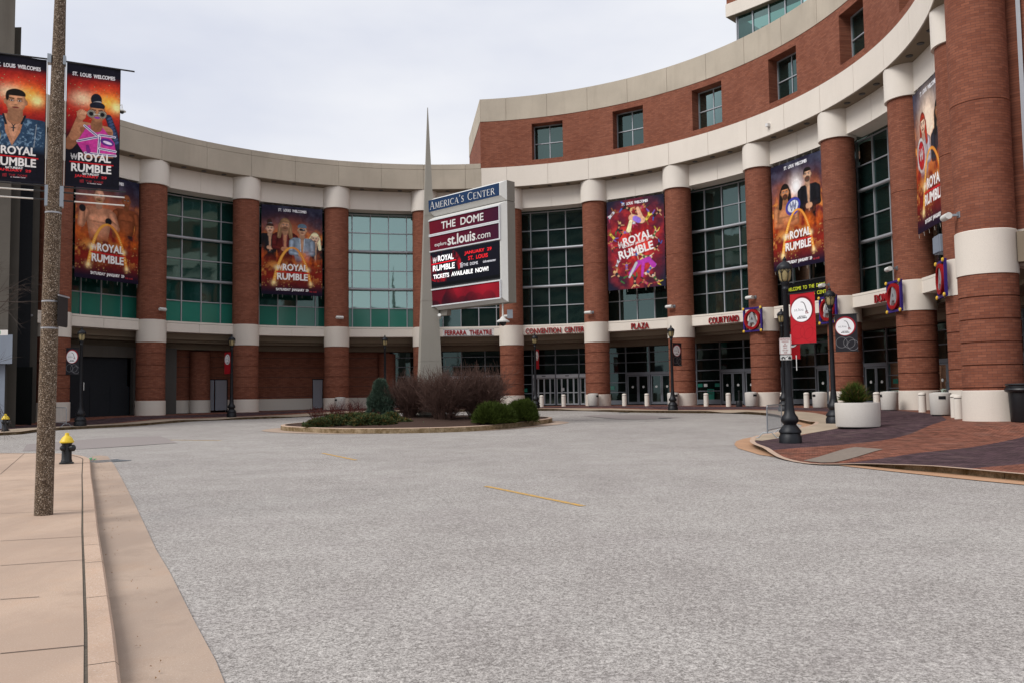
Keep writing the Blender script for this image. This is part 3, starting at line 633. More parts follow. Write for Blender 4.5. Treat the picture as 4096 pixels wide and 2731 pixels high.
    P.text('THE DOME', .54, .135, .32, .042, '9c2a33', .0); P.text("at America's Center", .54, .10, .26, .022, 'c8c0c4')
    P.put(P.polym([(.26, .15), (.34, .165), (.34, .15), (.28, .14)]), '9c2a33')
    for q in range(3): P.put(P.cap(.28+.025*q, .14, .008, .28+.025*q, .105, .008), '9c2a33')
    P.put((P.X < .01)+(P.X > .99), '0c0b12'); P.put(P.Y < .05, '191a26'); P.put(P.Y > 2.5, '0f0f18'); return P
def stl_art(kind):
    P = Paint(1.74, 120, 'b5222c' if kind == 'red' else '2b2a2f')
    rc = '8e1822' if kind == 'red' else '9a9a9e'
    def ringm(x, y, r, wd): return np.clip(P.ell(x, y, r, r)-P.ell(x, y, r-wd, r-wd), 0, 1)
    for x, y, r in ((.28, .42, .26), (.62, .40, .26), (.78, .28, .25)): P.put(ringm(x, y, r, .02), rc, .55)
    P.put(P.ell(.47, 1.18, .46, .46), '7c1320' if kind == 'red' else 'a02330'); P.put(P.ell(.45, 1.16, .41, .41), 'f0f0f2')
    P.text('st.lou', .34, 1.17, .36, .10, '8a8a90', -.01); P.text('IS.', .66, 1.06, .13, .09, '7c1c24', .03)
    for i in range(24):
        a, b = i/24, (i+1)/24; f = lambda q: (.42+.22*q**1.0, 1.43-.33*q**3.2)
        P.put(P.cap(*f(a), .008+.008*a, *f(b), .008+.008*b), '3a3238')
    P.text('ALWAYS', .46, .93, .26, .042, '33333a', .02); P.text('EXPLORING', .46, .875, .36, .042, '33333a', .02); return P

# ------------------------------------------------------------------ ground
def patch(name, poly, dz, mat, grid=1.2, holes=()):
    """a sheet that follows the lie of the land inside an outline"""
    pts = [Vector(p) for p in poly]; n = len(pts); ed = [(i, (i+1) % n) for i in range(n)]
    xs = [p[0] for p in poly]; ys = [p[1] for p in poly]; x = min(xs)+grid*.37
    def inside(px, py):
        c = False
        for i in range(n):
            x0, y0 = poly[i]; x1, y1 = poly[(i+1) % n]
            if (y0 > py) != (y1 > py) and px < (x1-x0)*(py-y0)/(y1-y0)+x0: c = not c
        return c
    while x < max(xs):
        y = min(ys)+grid*.41
        while y < max(ys):
            if inside(x, y): pts.append(Vector((x, y)))
            y += grid
        x += grid
    if -.01 < dz < .05:
        a, b, r_, _ = DIPS[0]; q = .37; n_ = int(r_/q)+2
        for i in range(-n_, n_+1):
            for j in range(-n_, n_+1):
                if inside(a+i*q, b+j*q): pts.append(Vector((a+i*q+.01, b+j*q+.013)))
    V, E_, F, _, _, _ = delaunay_2d_cdt(pts, ed, [], 1, 1e-4)
    mb = MB(); mb.v = [(p.x, p.y, S(p.x, p.y)+dz-(dip(p.x, p.y) if -.01 < dz < .05 else 0)) for p in V]; mb.f = [tuple(f) for f in F]; mb.mi = [0]*len(F)
    mb.v = [(a-OX, b-OY, c) for a, b, c in mb.v]
    o = mb.build(name, mat, loc=(OX, OY, 0)); return o
def densify(pl, step=1.0):
    o = []
    for a, b in zip(pl, pl[1:]):
        L = math.hypot(b[0]-a[0], b[1]-a[1]); n = max(1, int(L/step)); o += [(a[0]+(b[0]-a[0])*i/n, a[1]+(b[1]-a[1])*i/n) for i in range(n)]
    return o+[pl[-1]]
def offset(pl, d):
    o = []
    for i, p in enumerate(pl):
        a = pl[max(0, i-1)]; b = pl[min(len(pl)-1, i+1)]; t = Vector((b[0]-a[0], b[1]-a[1])).normalized(); o.append((p[0]-t.y*d, p[1]+t.x*d))
    return o
def smooth2(pl, it=2, closed=False):
    for _ in range(it):
        o = [pl[0]]
        for a, b in zip(pl, pl[1:]): o += [(a[0]*.75+b[0]*.25, a[1]*.75+b[1]*.25), (a[0]*.25+b[0]*.75, a[1]*.25+b[1]*.75)]
        pl = o+[pl[-1]]
    return pl
def kerb(name, pl, width, hfun, side=1, seg=3.0):
    """kerb stones along an outer edge; the body lies on the given side (left=1)"""
    inn = offset(pl, width*side); mb = MB(); dist = 0; L = []
    for i in range(len(pl)):
        if i: dist += math.hypot(pl[i][0]-pl[i-1][0], pl[i][1]-pl[i-1][1])
        L.append(dist)
    for i in range(len(pl)-1):
        a, b, c, d = pl[i], pl[i+1], inn[i+1], inn[i]; h0, h1 = hfun(i), hfun(i+1)
        if int(L[i]/seg) != int(L[i+1]/seg):          # joint: shorten this stone a little
            t = .985; b = (a[0]+(b[0]-a[0])*t, a[1]+(b[1]-a[1])*t); c = (d[0]+(c[0]-d[0])*t, d[1]+(c[1]-d[1])*t)
        lip = .02; ai, bi = [(p[0]+(q[0]-p[0])*.12, p[1]+(q[1]-p[1])*.12) for p, q in ((a, d), (b, c))]
        za, zb, zc, zd = [S(*p)-.15 for p in (a, b, c, d)]
        mb.cur = 0; mb.poly([(*ai, za+h0+.004), (*bi, zb+h1+.004), (*c, zc+h1+.004), (*d, zd+h0+.004)])
        mb.cur = 1; mb.poly([(*a, za-.05), (*b, zb-.05), (*b, zb+h1-lip), (*a, za+h0-lip)]); mb.cur = 0
        mb.poly([(*a, za+h0-lip), (*b, zb+h1-lip), (*bi, zb+h1+.004), (*ai, za+h0+.004)])
    return mb
# the roadway: one sheet to the horizon
mb = MB(); xs = [-900, -300, -120, -60]+[-40+i for i in range(81)]+[60, 120, 300, 900]; ys = [-900, -300, -100, -40]+[-20+i for i in range(111)]+[120, 200, 400, 900]
for y in ys:
    for x in xs: mb.v.append((x, y, S(x, y)-.152))
nx = len(xs)
for j in range(len(ys)-1):
    for i in range(nx-1): a = j*nx+i; mb.f.append((a, a+1, a+1+nx, a+nx)); mb.mi.append(0)
T(mb.build('road', 'road'), kind='structure')
# near pavement on the left with kerb and gutter
def c2(x, y): return gp(x/1.599, 1750+y/1.599)
def c2r(x, y): return gp(x/1.599, 1750+y/1.599, -.146)
ko = [c2(*p) for p in ((577,133),(585,235),(605,370),(632,590),(665,790),(700,1010),(735,1230),(760,1430),(778,1568))]
d = Vector(ko[-1])-Vector(ko[-3]); d.normalize(); ko.append(tuple(Vector(ko[-1])+d*12)); far = [c2(-3000, 96), c2(-700, 96), c2(0, 97), c2(300, 97), c2(430, 100)]
corner = [c2(500, 108), c2(545, 118), c2(568, 126)]
outer = smooth2(far+corner+ko[:1], 1)[:-1]+ko
kb = densify(outer, .8)
T(kerb('kerb', kb, .17, lambda i: .15, side=-1, seg=1.7).build('kerb', ['kerb', 'kerbface']), kind='structure')
inner = offset(kb, -.193)
T(patch('pavement', [p for p in inner]+[(-40, -14), (-60, 10), (-60, inner[0][1])], 0, 'walk', 1.5), kind='structure')
# pavement joints as shallow saw cuts laid on top
mb = MB()
def cut(p0, p1, w_=.012, dz=.004):
    pl = densify([p0, p1], 1.0); o = offset(pl, w_)
    for i in range(len(pl)-1): mb.poly([(*pl[i], S(*pl[i])+dz), (*pl[i+1], S(*pl[i+1])+dz), (*o[i+1], S(*o[i+1])+dz), (*o[i], S(*o[i])+dz)])
for a in (((0,485),(540,460)),((0,660),(545,630)),((0,818),(548,780)),((0,1035),(250,1018)),((0,1382),(562,1328)),((155,98),(0,232)),((335,240),(540,215)),((240,345),(530,340))): cut(c2(*a[0]), c2(*a[1]))
T(mb.build('pavement_joints', 'bark'), kind='structure')
mb = MB(); jl = offset(kb, -.166)
for i in range(len(jl)-1):
    a, b = jl[i], jl[i+1]; o = offset([a, b], -.036); mb.poly([(*a, S(*a)-.008), (*b, S(*b)-.008), (*o[1], S(*o[1])-.008), (*o[0], S(*o[0])-.008)])
T(mb.build('joint_gravel', 'grit'), kind='structure')
go = [c2r(*p) for p in ((640,112),(690,118),(735,180),(800,300),(870,440),(945,600),(1000,720),(1085,860),(1150,990),(1240,1170),(1320,1320),(1380,1430),(1435,1568))]
go.append((go[-1][0]+(ko[-1][0]-ko[-2][0])*.9, ko[-1][1]))
T(patch('gutter', [c2r(590, 118)]+go+[(p[0], p[1]) for p in reversed(densify(ko, 2))], -.138, 'gutter', 1.0), kind='structure')
# plaza: kerb line follows the turning circle, then a notch and a rounded nose on the right
arc = [pol(-4+.1*i, 20.6-1.7*min(1, max(0, (i-30)/16))) for i in range(0, 146)]
arc = [p for p in arc]
def P1(x, y, dz=0): return gp(2896+x/1.96, 1500+y/1.96, dz)
notch = [P1(*p) for p in ((540,325),(630,345),(700,360),(752,362),(740,378),(700,395),(600,420),(450,447),(300,470),(262,482),(247,500),(247,520),(275,538),(330,556),(440,600),(560,625),(740,650),(900,651),(1090,655),(1420,687),(1780,714),(2352,767))]
d = Vector(notch[-1])-Vector(notch[-3]); d.normalize(); notch.append(tuple(Vector(notch[-1])+d*26))
arc = [p for p in arc if not (p[0] > 5 and p[1] < 42.5)]
left = [(-60, 30), (-40, 38.5), (-30, 41.6)]
pk = left+[p for p in arc if p[1] > 41 and not (p[0] < 0 and p[1] < 43.5)]
pk = pk+notch; pk = densify(smooth2(pk, 1), .6)
def hk(i):
    return .15-dip(*pk[i])
T(kerb('kerb', pk, .18, hk, side=-1, seg=2.4).build('kerb', ['kerb', 'kerbface']), kind='structure')
ink = offset(pk, -.17)
bl = [pol(-4+.1*i, 22.3-1.6*min(1, max(0, (i-30)/16))) for i in range(20, 160)]
bl = [p for p in bl if not (p[0] > 0 and p[1] < 36.5)]+[P1(*p) for p in ((1000,385),(910,410),(740,440),(560,470),(300,510))]
# index on the kerb nearest the end of the strip
e = bl[-1]; ie = min(range(len(ink)), key=lambda i: (ink[i][0]-e[0])**2+(ink[i][1]-e[1])**2 if ink[i][0] > 5 else 1e9)
bl = [(-60, 33), (-40, 40.6)]+[p for p in bl if p[0] > -31 or p[1] > 44]
T(patch('plaza_edge_strip', ink[:ie+1]+list(reversed(bl)), 0, 'strip', 1.5), kind='structure')
back = [pol(-4+.25*i, 41) for i in range(16, 72)]
T(patch('brick_paving', bl+ink[ie+1:]+[(60, -25), (60, 40)]+list(reversed([p for p in back if p[0] < 58]))+[(-60, 70)], .0, 'pavers', 1.6), kind='structure')
dm = [P1(*p) for p in ((620,627),(1030,563),(1250,580),(860,642),(760,642))]
T(patch('tactile_paving', densify(dm+dm[:1], .3)[:-1], .014, 'greypaver', .5), kind='structure')
gn = [P1(x, y, -.138) for x, y in ((560,372),(600,385),(615,392),(590,412),(450,452),(300,468),(150,495),(95,515),(80,540),(110,570),(280,620),(600,665),(1000,715),(1500,770),(2000,822),(2352,855))]
gn.append((gn[-1][0]-.3+(pk[-1][0]-notch[-2][0]), pk[-1][1]+.5))
i0 = min(range(len(pk)), key=lambda i: (pk[i][0]-notch[0][0])**2+(pk[i][1]-notch[0][1])**2)
T(patch('gutter', gn+list(reversed(pk[i0:])), -.138, 'gutter_orange', 1.2), kind='structure')
# central island
isl = [(OX+7.1*math.sin(2*PI*i/72), OY+7.1*math.cos(2*PI*i/72)) for i in range(73)]
ki = kerb('kerb', isl, .2, lambda i: .24, side=-1, seg=4.2).build('island_kerb', ['kerb', 'kerbface']); T(ki, kind='structure')
mb = MB(); nr = 14
for j in range(nr+1):
    for i in range(60):
        r = 6.92*j/nr; a = 2*PI*i/60; x, y = r*math.sin(a), r*math.cos(a); mb.v.append((x, y, S(OX+x, OY+y)+.05+.28*(1-(r/6.92)**2)+(NR.rand()*.05 if j < nr else 0)))
for j in range(nr):
    for i in range(60): a = j*60+i; b = j*60+(i+1) % 60; mb.f.append((a, b, b+60, a+60)); mb.mi.append(0)
T(mb.build('planting_bed', 'mulch', loc=(OX, OY, 0), smooth=80), kind='structure')
for c_, w_ in ((238, 48), (112, 40)):
    in_, ou = [], []
    for q in range(17):
        t = math.radians(c_-w_+2*w_*q/16); r_ = 7.12+.95*math.cos((q/8-1)*PI/2)**.7; in_.append((OX+7.08*math.sin(t), OY+7.08*math.cos(t))); ou.append((OX+(r_+.02)*math.sin(t), OY+(r_+.02)*math.cos(t)))
    T(patch('island_apron', in_+ou[::-1], -.138, 'gutter', 2), kind='structure')
# worn patch and faded centre lines
T(patch('asphalt_patch', [gp(200/2.24, 1200+1350/2.24, -.146), gp(240/2.24, 1200+1288/2.24, -.146), gp(900/2.24, 1200+1235/2.24, -.146), gp(1430/2.24, 1200+1214/2.24, -.146), gp(1590/2.24, 1200+1276/2.24, -.146), gp(760/2.24, 1200+1330/2.24, -.146)], -.142, 'patch', 1.5), kind='structure')
for a, b in (((1282, 1810), (1417, 1838)), ((1934, 1942.5), (2322, 2022)), ((678, 1758), (880, 1760))):
    p, q = gp(*a, -.145), gp(*b, -.145); ln = densify([p, q], .25); o = offset(ln, .11); mb = MB()
    for i in range(len(ln)-1): mb.poly([(*ln[i], S(*ln[i])-.146), (*ln[i+1], S(*ln[i+1])-.146), (*o[i+1], S(*o[i+1])-.146), (*o[i], S(*o[i])-.146)])
    T(mb.build('yellow_line', 'yline'), kind='structure')

# ------------------------------------------------------------------ the convention centre
B = empty('convention_center', (OX, OY, 0)); T(B, 'curved brick and concrete convention centre with round columns and green glass', 'building')
GZ = .70                                  # floor level at the doors
RF = R-1.17
def ringpart(name, mat, segs, smooth=20, parent=B):
    mb = MB()
    for s_ in segs: mb.ring(*s_)
    return mb.build(name, mat, parent, smooth=smooth)
# columns
def column_meshes():
    mb = MB(); p = [(1.0, 1.50)]; z = 1.50
    for zg in (1.60, 2.42, 3.24, 4.06, 4.88): p += [(1.0, zg-.024), (.952, zg-.020), (.952, zg+.020), (1.0, zg+.024)]
    p += [(1.0, 5.70)]; mb.lathe(p, 48)
    mb.lathe([(1.0, 7.32), (1.0, 12.08), (.975, 12.09), (.975, 12.11), (1.0, 12.12), (1.0, 17.19)], 48)
    a = mb.build('column', 'brick_col', smooth=30)
    mb = MB(); mb.lathe([(1.04, -.4), (1.04, 1.49), (1.02, 1.506)], 48); b = mb.build('base', 'conc', a, smooth=30)
    mb = MB(); mb.lathe([(1.035, 5.70), (1.035, 7.30), (1.015, 7.322)], 48); c = mb.build('band', 'conc', a, smooth=30)
    mb = MB(); mb.lathe([(1.13, 17.18), (1.13, 18.94)], 48); d_ = mb.build('capital', 'conc_cap', a, smooth=30)
    return a
col0 = column_meshes()
for k_ in range(0, 13):
    c = col0 if k_ == 0 else copy_tree(col0)
    c.parent = B; x, y = pol(k_, R, True); c.location = (x, y, 0); c.rotation_euler = (0, 0, k_*1.7)
# slim recessed columns under the left wing
mb = MB(); mb.lathe([(.78, 1.5), (.78, 5.3)], 32); c = mb.build('column', 'brick_col', B, (*pol(1.70, R+3.4, True), 0), smooth=30)
mb = MB(); mb.lathe([(.81, -.2), (.81, 1.49)], 32); mb.build('base', 'conc', c, smooth=30)
mb = MB(); mb.lathe([(.78, 1.5), (.78, 5.3)], 32); c = mb.build('column', 'brick_col', B, (*pol(3.59, R+3.8, True), 0), smooth=30)
mb = MB(); mb.lathe([(.81, -.2), (.81, 1.49)], 32); mb.build('base', 'conc', c, smooth=30)
# fascia of separate panels
def panels(r0, r1, z0, z1, ks, gap=.0022, step=.05):
    mb = MB()
    for a, b in zip(ks, ks[1:]): mb.ring(r0, r1, z0, z1, a+gap, b-gap, step)
    mb.ring(r0+.03, r1-.03, z0+.02, z1-.02, ks[0], ks[-1], step); return mb
half = [i*.5 for i in range(-3, 10)]
mb = panels(RF, R+1.0, 18.96, 20.62, half+[4.69]); mb.build('fascia', 'conc_old', B, smooth=20)
mb = panels(RF, R+1.0, 18.96, 20.66, [4.69]+[i*.5 for i in range(10, 25)]); mb.build('fascia', 'conc', B, smooth=20)
mb = panels(RF+.05, RF+.5, 20.66, 21.08, half+[4.685]); mb.build('parapet', 'conc_old', B, smooth=20)
mb = MB(); mb.ring(RF+.05, R-.1, 18.90, 18.955, -1.5, 12.1); mb.build('soffit', 'conc_soffit', B, smooth=20)
for n_ in range(0, 12):
    for f_ in (.28, .5, .72):
        mb = MB(); mb.lathe([(.17, 18.86), (.19, 18.90)], 14, closed_top=True); dl = mb.build('downlight', 'black', B, (*pol(n_+f_, RF+.52, True), 0))
# lintels and spandrels, panelled at mid bay
for n_ in range(-1, 12):
    mb = panels(R-.12, R+1.25, 17.30, 18.96, [n_+.1, n_+.5, n_+.9]); mb.build('lintel', 'conc_cap', B, smooth=20)
    mb = panels(R-.1, R+1.0, 6.55, 7.20, [n_+.1, n_+.5, n_+.9]); mb.ring(R-.08, R+1.35, 7.225, 7.36, n_+.1, n_+.9); mb.build('spandrel', 'conc', B, smooth=20)
# stepped beams and ceiling behind the spandrel
ringpart('ceiling_beam', 'conc_soffit', [(R+1.0, R+1.6, 6.1, 7.2, -1, 12.05), (R+1.6, R+3.2, 5.9, 6.1, -1, 12.05), (R+3.2, R+4.4, 5.48, 6.1, -1, 12.05), (R+4.4, R+12, 7.0, 7.2, -1, 12.05)])
# upper curtain walls, one per bay
RG = R+1.4; ROWS = [7.45, 9.08, 10.71, 12.33, 13.95, 15.58, 17.16]
for n_ in range(-1, 12):
    mb = MB(); gl = MB(); op = MB(); ks = [n_+j/5 for j in range(6)]
    for j, q in enumerate(ks):
        x, y = pol(q, RG, True); mb.box((x, y, 12.3), (.075, .14, 9.8), -ang(q))
    for a, b in zip(ks, ks[1:]):
        for z in ROWS:
            if z in (10.71, 13.95): continue
            p, q = pol(a, RG-.01, True), pol(b, RG-.01, True); mb.beam((*p, z), (*q, z), .10, .07)
        p, q = pol(a, RG+.03, True), pol(b, RG+.03, True)
        lo = 7.4
        if n_ < 4: op.poly([(*p, 7.4), (*q, 7.4), (*q, 9.08), (*p, 9.08)]); lo = 9.08
        for z0, z1 in zip([lo]+[r_ for r_ in ROWS[1:] if r_ > lo], [r_ for r_ in ROWS[1:] if r_ > lo]+[17.3]):
            tw = .012*(random.random()-.5); tv = .010*(random.random()-.5)
            gl.poly([(p[0]*(1+tw/28), p[1]*(1+tw/28), z0), (q[0], q[1], z0), (q[0]*(1+tv/28), q[1]*(1+tv/28), z1), (p[0], p[1], z1)])
    f = mb.build('curtain_wall', 'alu', B); gl.build('glass', 'glass_teal' if n_ < 3 else 'glass_sky' if n_ == 3 else 'glass', f)
    if n_ < 4: op.build('lower_panel', 'teal', f)
    for z in (10.71, 13.95):
        mb = MB(); mb.tube([(*pol(n_+.05+.9*j/8, RG-.22, True), z) for j in range(9)], .115, 10); mb.build('pipe_rail', 'alu', f, smooth=60)
# interior seen through the glass
ringpart('interior_floor', 'int_floor', [(RG+.1, R+9, 7.0, 7.3, -1.2, 12.2), (RG+1.5, R+9, 12.0, 12.35, -1.2, 12.2), (RG+.1, R+9, 17.3, 17.6, -1.2, 12.2)])
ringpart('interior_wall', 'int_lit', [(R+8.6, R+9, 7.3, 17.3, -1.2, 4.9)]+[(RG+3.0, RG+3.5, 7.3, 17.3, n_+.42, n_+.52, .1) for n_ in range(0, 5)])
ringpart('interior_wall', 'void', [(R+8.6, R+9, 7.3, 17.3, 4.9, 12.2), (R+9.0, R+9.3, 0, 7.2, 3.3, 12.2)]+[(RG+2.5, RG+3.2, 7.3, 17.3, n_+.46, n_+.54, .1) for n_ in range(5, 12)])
ringpart('roof', 'conc_grey', [(R+1.0, R+12, 20.3, 20.5, -1.5, 4.69), (R-.8, R+12, 26.2, 26.35, 4.72, 12.2)])
# upper brick storey with punched windows
US = RF+.03
segs = []
KW = [n_+.5 for n_ in range(5, 12)]
prev = 4.69
for kc in KW:
    segs.append((US, US+1.1, 20.67, 24.66, prev, kc-.19)); segs.append((US, US+1.1, 20.67, 21.10, kc-.19, kc+.19)); segs.append((US, US+1.1, 24.17, 24.66, kc-.19, kc+.19)); prev = kc+.19
ringpart('upper_wall', 'brick_ring', segs+[(US, US+1.1, 20.67, 24.66, prev, 12.2)])
mb = panels(RF, US+1.1, 24.66, 26.6, [4.69]+[i*.5 for i in range(10, 25)]); mb.build('upper_band', 'conc_old', B, smooth=20)
for kc in KW:
    a, b = kc-.185, kc+.185; rr = US+.85; mb = MB()
    pa, pb, pm = pol(a, rr, True), pol(b, rr, True), pol(kc, rr, True)
    for p in (pa, pb, pm): mb.box((*p, 22.63), (.07, .1, 3.05), -ang(kc))
    for z in (21.14, 22.62, 24.12): mb.beam((*pa, z), (*pb, z), .1, .07)
    f = mb.build('window', 'alu', B); g = MB(); p, q = pol(a, rr+.03, True), pol(b, rr+.03, True); g.poly([(*p, 21.1), (*q, 21.1), (*q, 24.17), (*p, 24.17)]); g.build('pane', 'glass', f)
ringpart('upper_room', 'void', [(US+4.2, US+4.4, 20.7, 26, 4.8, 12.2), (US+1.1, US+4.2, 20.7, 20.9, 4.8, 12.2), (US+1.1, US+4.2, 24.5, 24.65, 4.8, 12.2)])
# end face of the upper storey
cx0, cy0 = pol(4.69, RF, True); e1 = (-3.9-OX, 81.5-OY); mb = MB(); dd = Vector((e1[0]-cx0, e1[1]-cy0))
def wallpoly(mb, p, q, z0, z1, th=.3):
    t = Vector((q[0]-p[0], q[1]-p[1])).normalized(); n2 = Vector((t.y, -t.x))*th
    c8 = [(*p, z0), (*q, z0), (*q, z1), (*p, z1)]; d8 = [(a+n2.x, b+n2.y, c_) for a, b, c_ in c8]
    mb.poly(c8); mb.poly(d8[::-1])
    for i in range(4): j = (i+1) % 4; mb.poly([c8[i], d8[i], d8[j], c8[j]])
wallpoly(mb, (cx0-.02, cy0+.02), e1, 20.67, 24.66); mb.build('end_wall', 'brick_flat', B)
mb = MB(); wallpoly(mb, (cx0-.05, cy0), (e1[0]-.03, e1[1]), 24.665, 26.6, .34); mb.build('end_band', 'conc_old', B)
# set-back top storey with ribbon window
mb = panels(R+7.0, R+9, 32.95, 34.05, [7.09]+[7.09+.45*i for i in range(1, 12)]); mb.build('top_ledge', 'conc', B, smooth=20)
ringpart('top_wall', 'brick_ring', [(R+7.06, R+9, 34.05, 39, 7.1, 12)])
ringpart('top_ledge_soffit', 'conc_soffit', [(R+7.05, R+9, 32.9, 32.94, 7.1, 12)])
mb = MB(); gl = MB()
for i in range(0, 30):
    a = 7.17+.16*i; x, y = pol(a, R+7.5, True); mb.box((x, y, 29.6), (.09, .16, 6.6), -ang(a))
    p, q = pol(a, R+7.53, True), pol(a+.16, R+7.53, True); gl.poly([(*p, 26.3), (*q, 26.3), (*q, 32.9), (*p, 32.9)])
f = mb.build('ribbon_window', 'alu', B); gl.build('glass', 'glass', f)
ringpart('top_room', 'int_lit', [(R+11, R+11.2, 26, 33, 7.2, 12), (R+7.6, R+11, 30.0, 30.3, 7.17, 12)])
mb = MB(); p = pol(7.165, R+7.5, True); q = pol(7.165, R+14, True); wallpoly(mb, p, q, 26.3, 32.9, .2); mb.build('top_side_wall', 'alu_grey', B)
# ground floor, left wing: shutters, rendered wall, doors, brick infill
RW = R+4.0
ringpart('shutter', 'garage', [(RW-1.2, RW-1.0, .2, 4.7, -.9, .97)]+[(RW-1.24, RW-1.21, .2, 2.6, -.9+.19*i, -.72+.19*i) for i in range(10)])
ringpart('shutter_head', 'conc_grey', [(RW-1.6, RW-1.0, 4.7, 5.5, -.9, 1.0)])
ringpart('rendered_wall', 'greywall', [(RW-1.6, RW-1.2, .2, 5.5, 1.0, 1.42), (RW-1.2, RW+1, .2, 5.5, 1.36, 1.42)])
segs = [(RW, RW+.4, 3.15, 5.5, 1.42, 3.62), (RW, RW+.4, 1.5, 3.15, 1.42, 1.745), (RW, RW+.4, 1.5, 3.15, 1.99, 2.829), (RW, RW+.4, 1.5, 3.15, 2.94, 3.62)]
ringpart('ground_wall', 'brick_ring', segs)
ringpart('wall_base', 'conc', [(RW-.04, RW+.4, .2, 1.5, 1.42, 1.745), (RW-.04, RW+.4, .2, 1.5, 1.99, 2.829), (RW-.04, RW+.4, .2, 1.5, 2.94, 3.62)])
ringpart('wall_course', 'black', [(RW-.006, RW, z, z+.03, 1.42, 3.62) for z in (3.30, 4.12, 4.94)]+[(RW-.006, RW, z, z+.03, a, b) for z in (1.66, 2.48) for a, b in ((1.99, 2.829), (2.94, 3.62))])
def leaf_door(k0, k1, z0, z1, mat, fr, gl_, handle, name='door', r=RW, disc=False, lab=None, mid=None):
    p, q = Vector((*pol(k0, r, True), 0)), Vector((*pol(k1, r, True), 0)); t = (q-p).normalized(); W_ = (q-p).length; nrm = Vector((t.y, -t.x, 0))
    if nrm.dot(p) > 0: nrm = -nrm
    mb = MB()
    if gl_:
        for a in (fr/2, W_-fr/2): mb.beam(p+t*a+Vector((0, 0, z0)), p+t*a+Vector((0, 0, z1)), .06, fr) if 0 else mb.beam((p+t*(a-fr/2)+Vector((0, 0, (z0+z1)/2))), (p+t*(a+fr/2)+Vector((0, 0, (z0+z1)/2))), .06, z1-z0)
        for zc, h in ((z0+fr, 2*fr), (z1-fr/2, fr))+(((mid, .08),) if mid else ()): mb.beam(p+t*fr+Vector((0, 0, zc)), p+t*(W_-fr)+Vector((0, 0, zc)), .056, h)
    else: mb.beam(p+t*.01+Vector((0, 0, (z0+z1)/2)), p+t*(W_-.01)+Vector((0, 0, (z0+z1)/2)), .06, z1-z0)
    o = mb.build(name, mat, B)
    if gl_:
        g = MB(); a, b = p+t*fr, p+t*(W_-fr); g.poly([(a.x, a.y, z0+2*fr), (b.x, b.y, z0+2*fr), (b.x, b.y, z1-fr), (a.x, a.y, z1-fr)]); g.build('glass', 'glass_dark', o)
    if handle:
        h = MB(); a = p+t*(W_-fr*.6 if handle > 0 else fr*.6)+nrm*.09; h.tube([a+Vector((0, 0, z0+.85)), a+Vector((0, 0, z0+1.35))], .016, 6)
        for zz in (.88, 1.32): h.tube([a+Vector((0, 0, z0+zz)), a-nrm*.07+Vector((0, 0, z0+zz))], .012, 6)
        h.build('handle', 'steel', o)
    if disc:
        h = MB(); a = (p+q)/2+nrm*.012; h.lathe([(.10, 0), (.10, .006)], 16, (a.x, a.y, z0+1.45), Matrix([(t.x, 0, nrm.x), (t.y, 0, nrm.y), (0, 1, 0)])); h.build('sticker', 'white', o)
    return o
leaf_door(1.752, 1.862, GZ-.05, 3.10, 'greydoor', .1, False, 1, r=RW-.02); leaf_door(1.872, 1.984, GZ-.05, 3.10, 'greydoor', .1, False, -1, r=RW-.02)
leaf_door(2.835, 2.932, GZ-.05, 3.10, 'greydoor', .1, False, 1, r=RW-.02)
ringpart('door_frame', 'garage', [(RW-.05, RW+.1, 3.10, 3.18, 1.745, 1.99), (RW-.05, RW+.1, .5, 3.1, 1.742, 1.750), (RW-.05, RW+.1, .5, 3.1, 1.984, 1.992), (RW-.05, RW+.1, 3.1, 3.18, 2.83, 2.94)])
# entrance glazing, right of the brick infill
ZR = [3.30, 4.16, 4.98]
kk = [3.66, 3.875]+[4.125+.25*i for i in range(33)]
mb = MB(); gl = MB()
for q in kk: x, y = pol(q, RW, True); mb.box((x, y, 3.0), (.09, .16, 5.4), -ang(q))
for a, b in zip(kk, kk[1:]):
    mid_ = (a+b)/2; isg = abs(mid_-round(mid_)) < .13 or b < 4.0
    p, q = pol(a, RW, True), pol(b, RW, True); p2, q2 = pol(a, RW+.03, True), pol(b, RW+.03, True)
    for z in ZR+([2.48, 1.66] if isg else []): mb.beam((*p, z), (*q, z), .1, .06 if z > 3.4 else .07)
    if isg: mb.beam((*p, .80), (*q, .80), .14, .36)
    else: mb.beam((*p, 3.18), (*q, 3.18), .12, .16)
    for z0, z1 in ((.6, 3.3), (3.3, 5.5)) if isg else ((3.3, 5.5),): gl.poly([(*p2, z0), (*q2, z0), (*q2, z1), (*p2, z1)])
f = mb.build('entrance_glazing', 'alu_grey', B); gl.build('glass', 'glass_dark', f)
for a, b in zip(kk, kk[1:]):
    mid_ = (a+b)/2; isg = abs(mid_-round(mid_)) < .13 or b < 4.0
    if isg: continue
    n_ = int(mid_); fr_ = mid_-n_
    if n_ in (4, 5):        # white sliding doors, four leaves with a header box
        mb = MB(); mb.ring(RW-.16, RW-.02, 3.0, 3.30, a+.008, b-.008, .3); o = mb.build('door_header', 'alu_white', B)
        mb = MB(); x, y = pol(mid_, RW-.17, True); mb.box((x, y, 3.17), (.34, .03, .07), -ang(mid_)); mb.build('sensor', 'black', o)
        m2 = [a+.010, a+.062, mid_, b-.062, b-.010]
        for u, v_ in zip(m2, m2[1:]): leaf_door(u+.001, v_-.001, GZ-.06, 2.98, 'alu_white', .055, True, 0, mid=GZ+1.0, name='sliding_door')
    else:
        leaf_door(a+.012, mid_-.001, GZ-.06, 3.08, 'alu_grey', .10, True, 1, disc=True); leaf_door(mid_+.001, b-.012, GZ-.06, 3.08, 'alu_grey', .10, True, -1, disc=True)
# brick end bay beyond the last glazed one
ringpart('back_wall', 'brick_ring', [(R+11.6, R+12, 0, 20.3, -1.5, 12.3)])

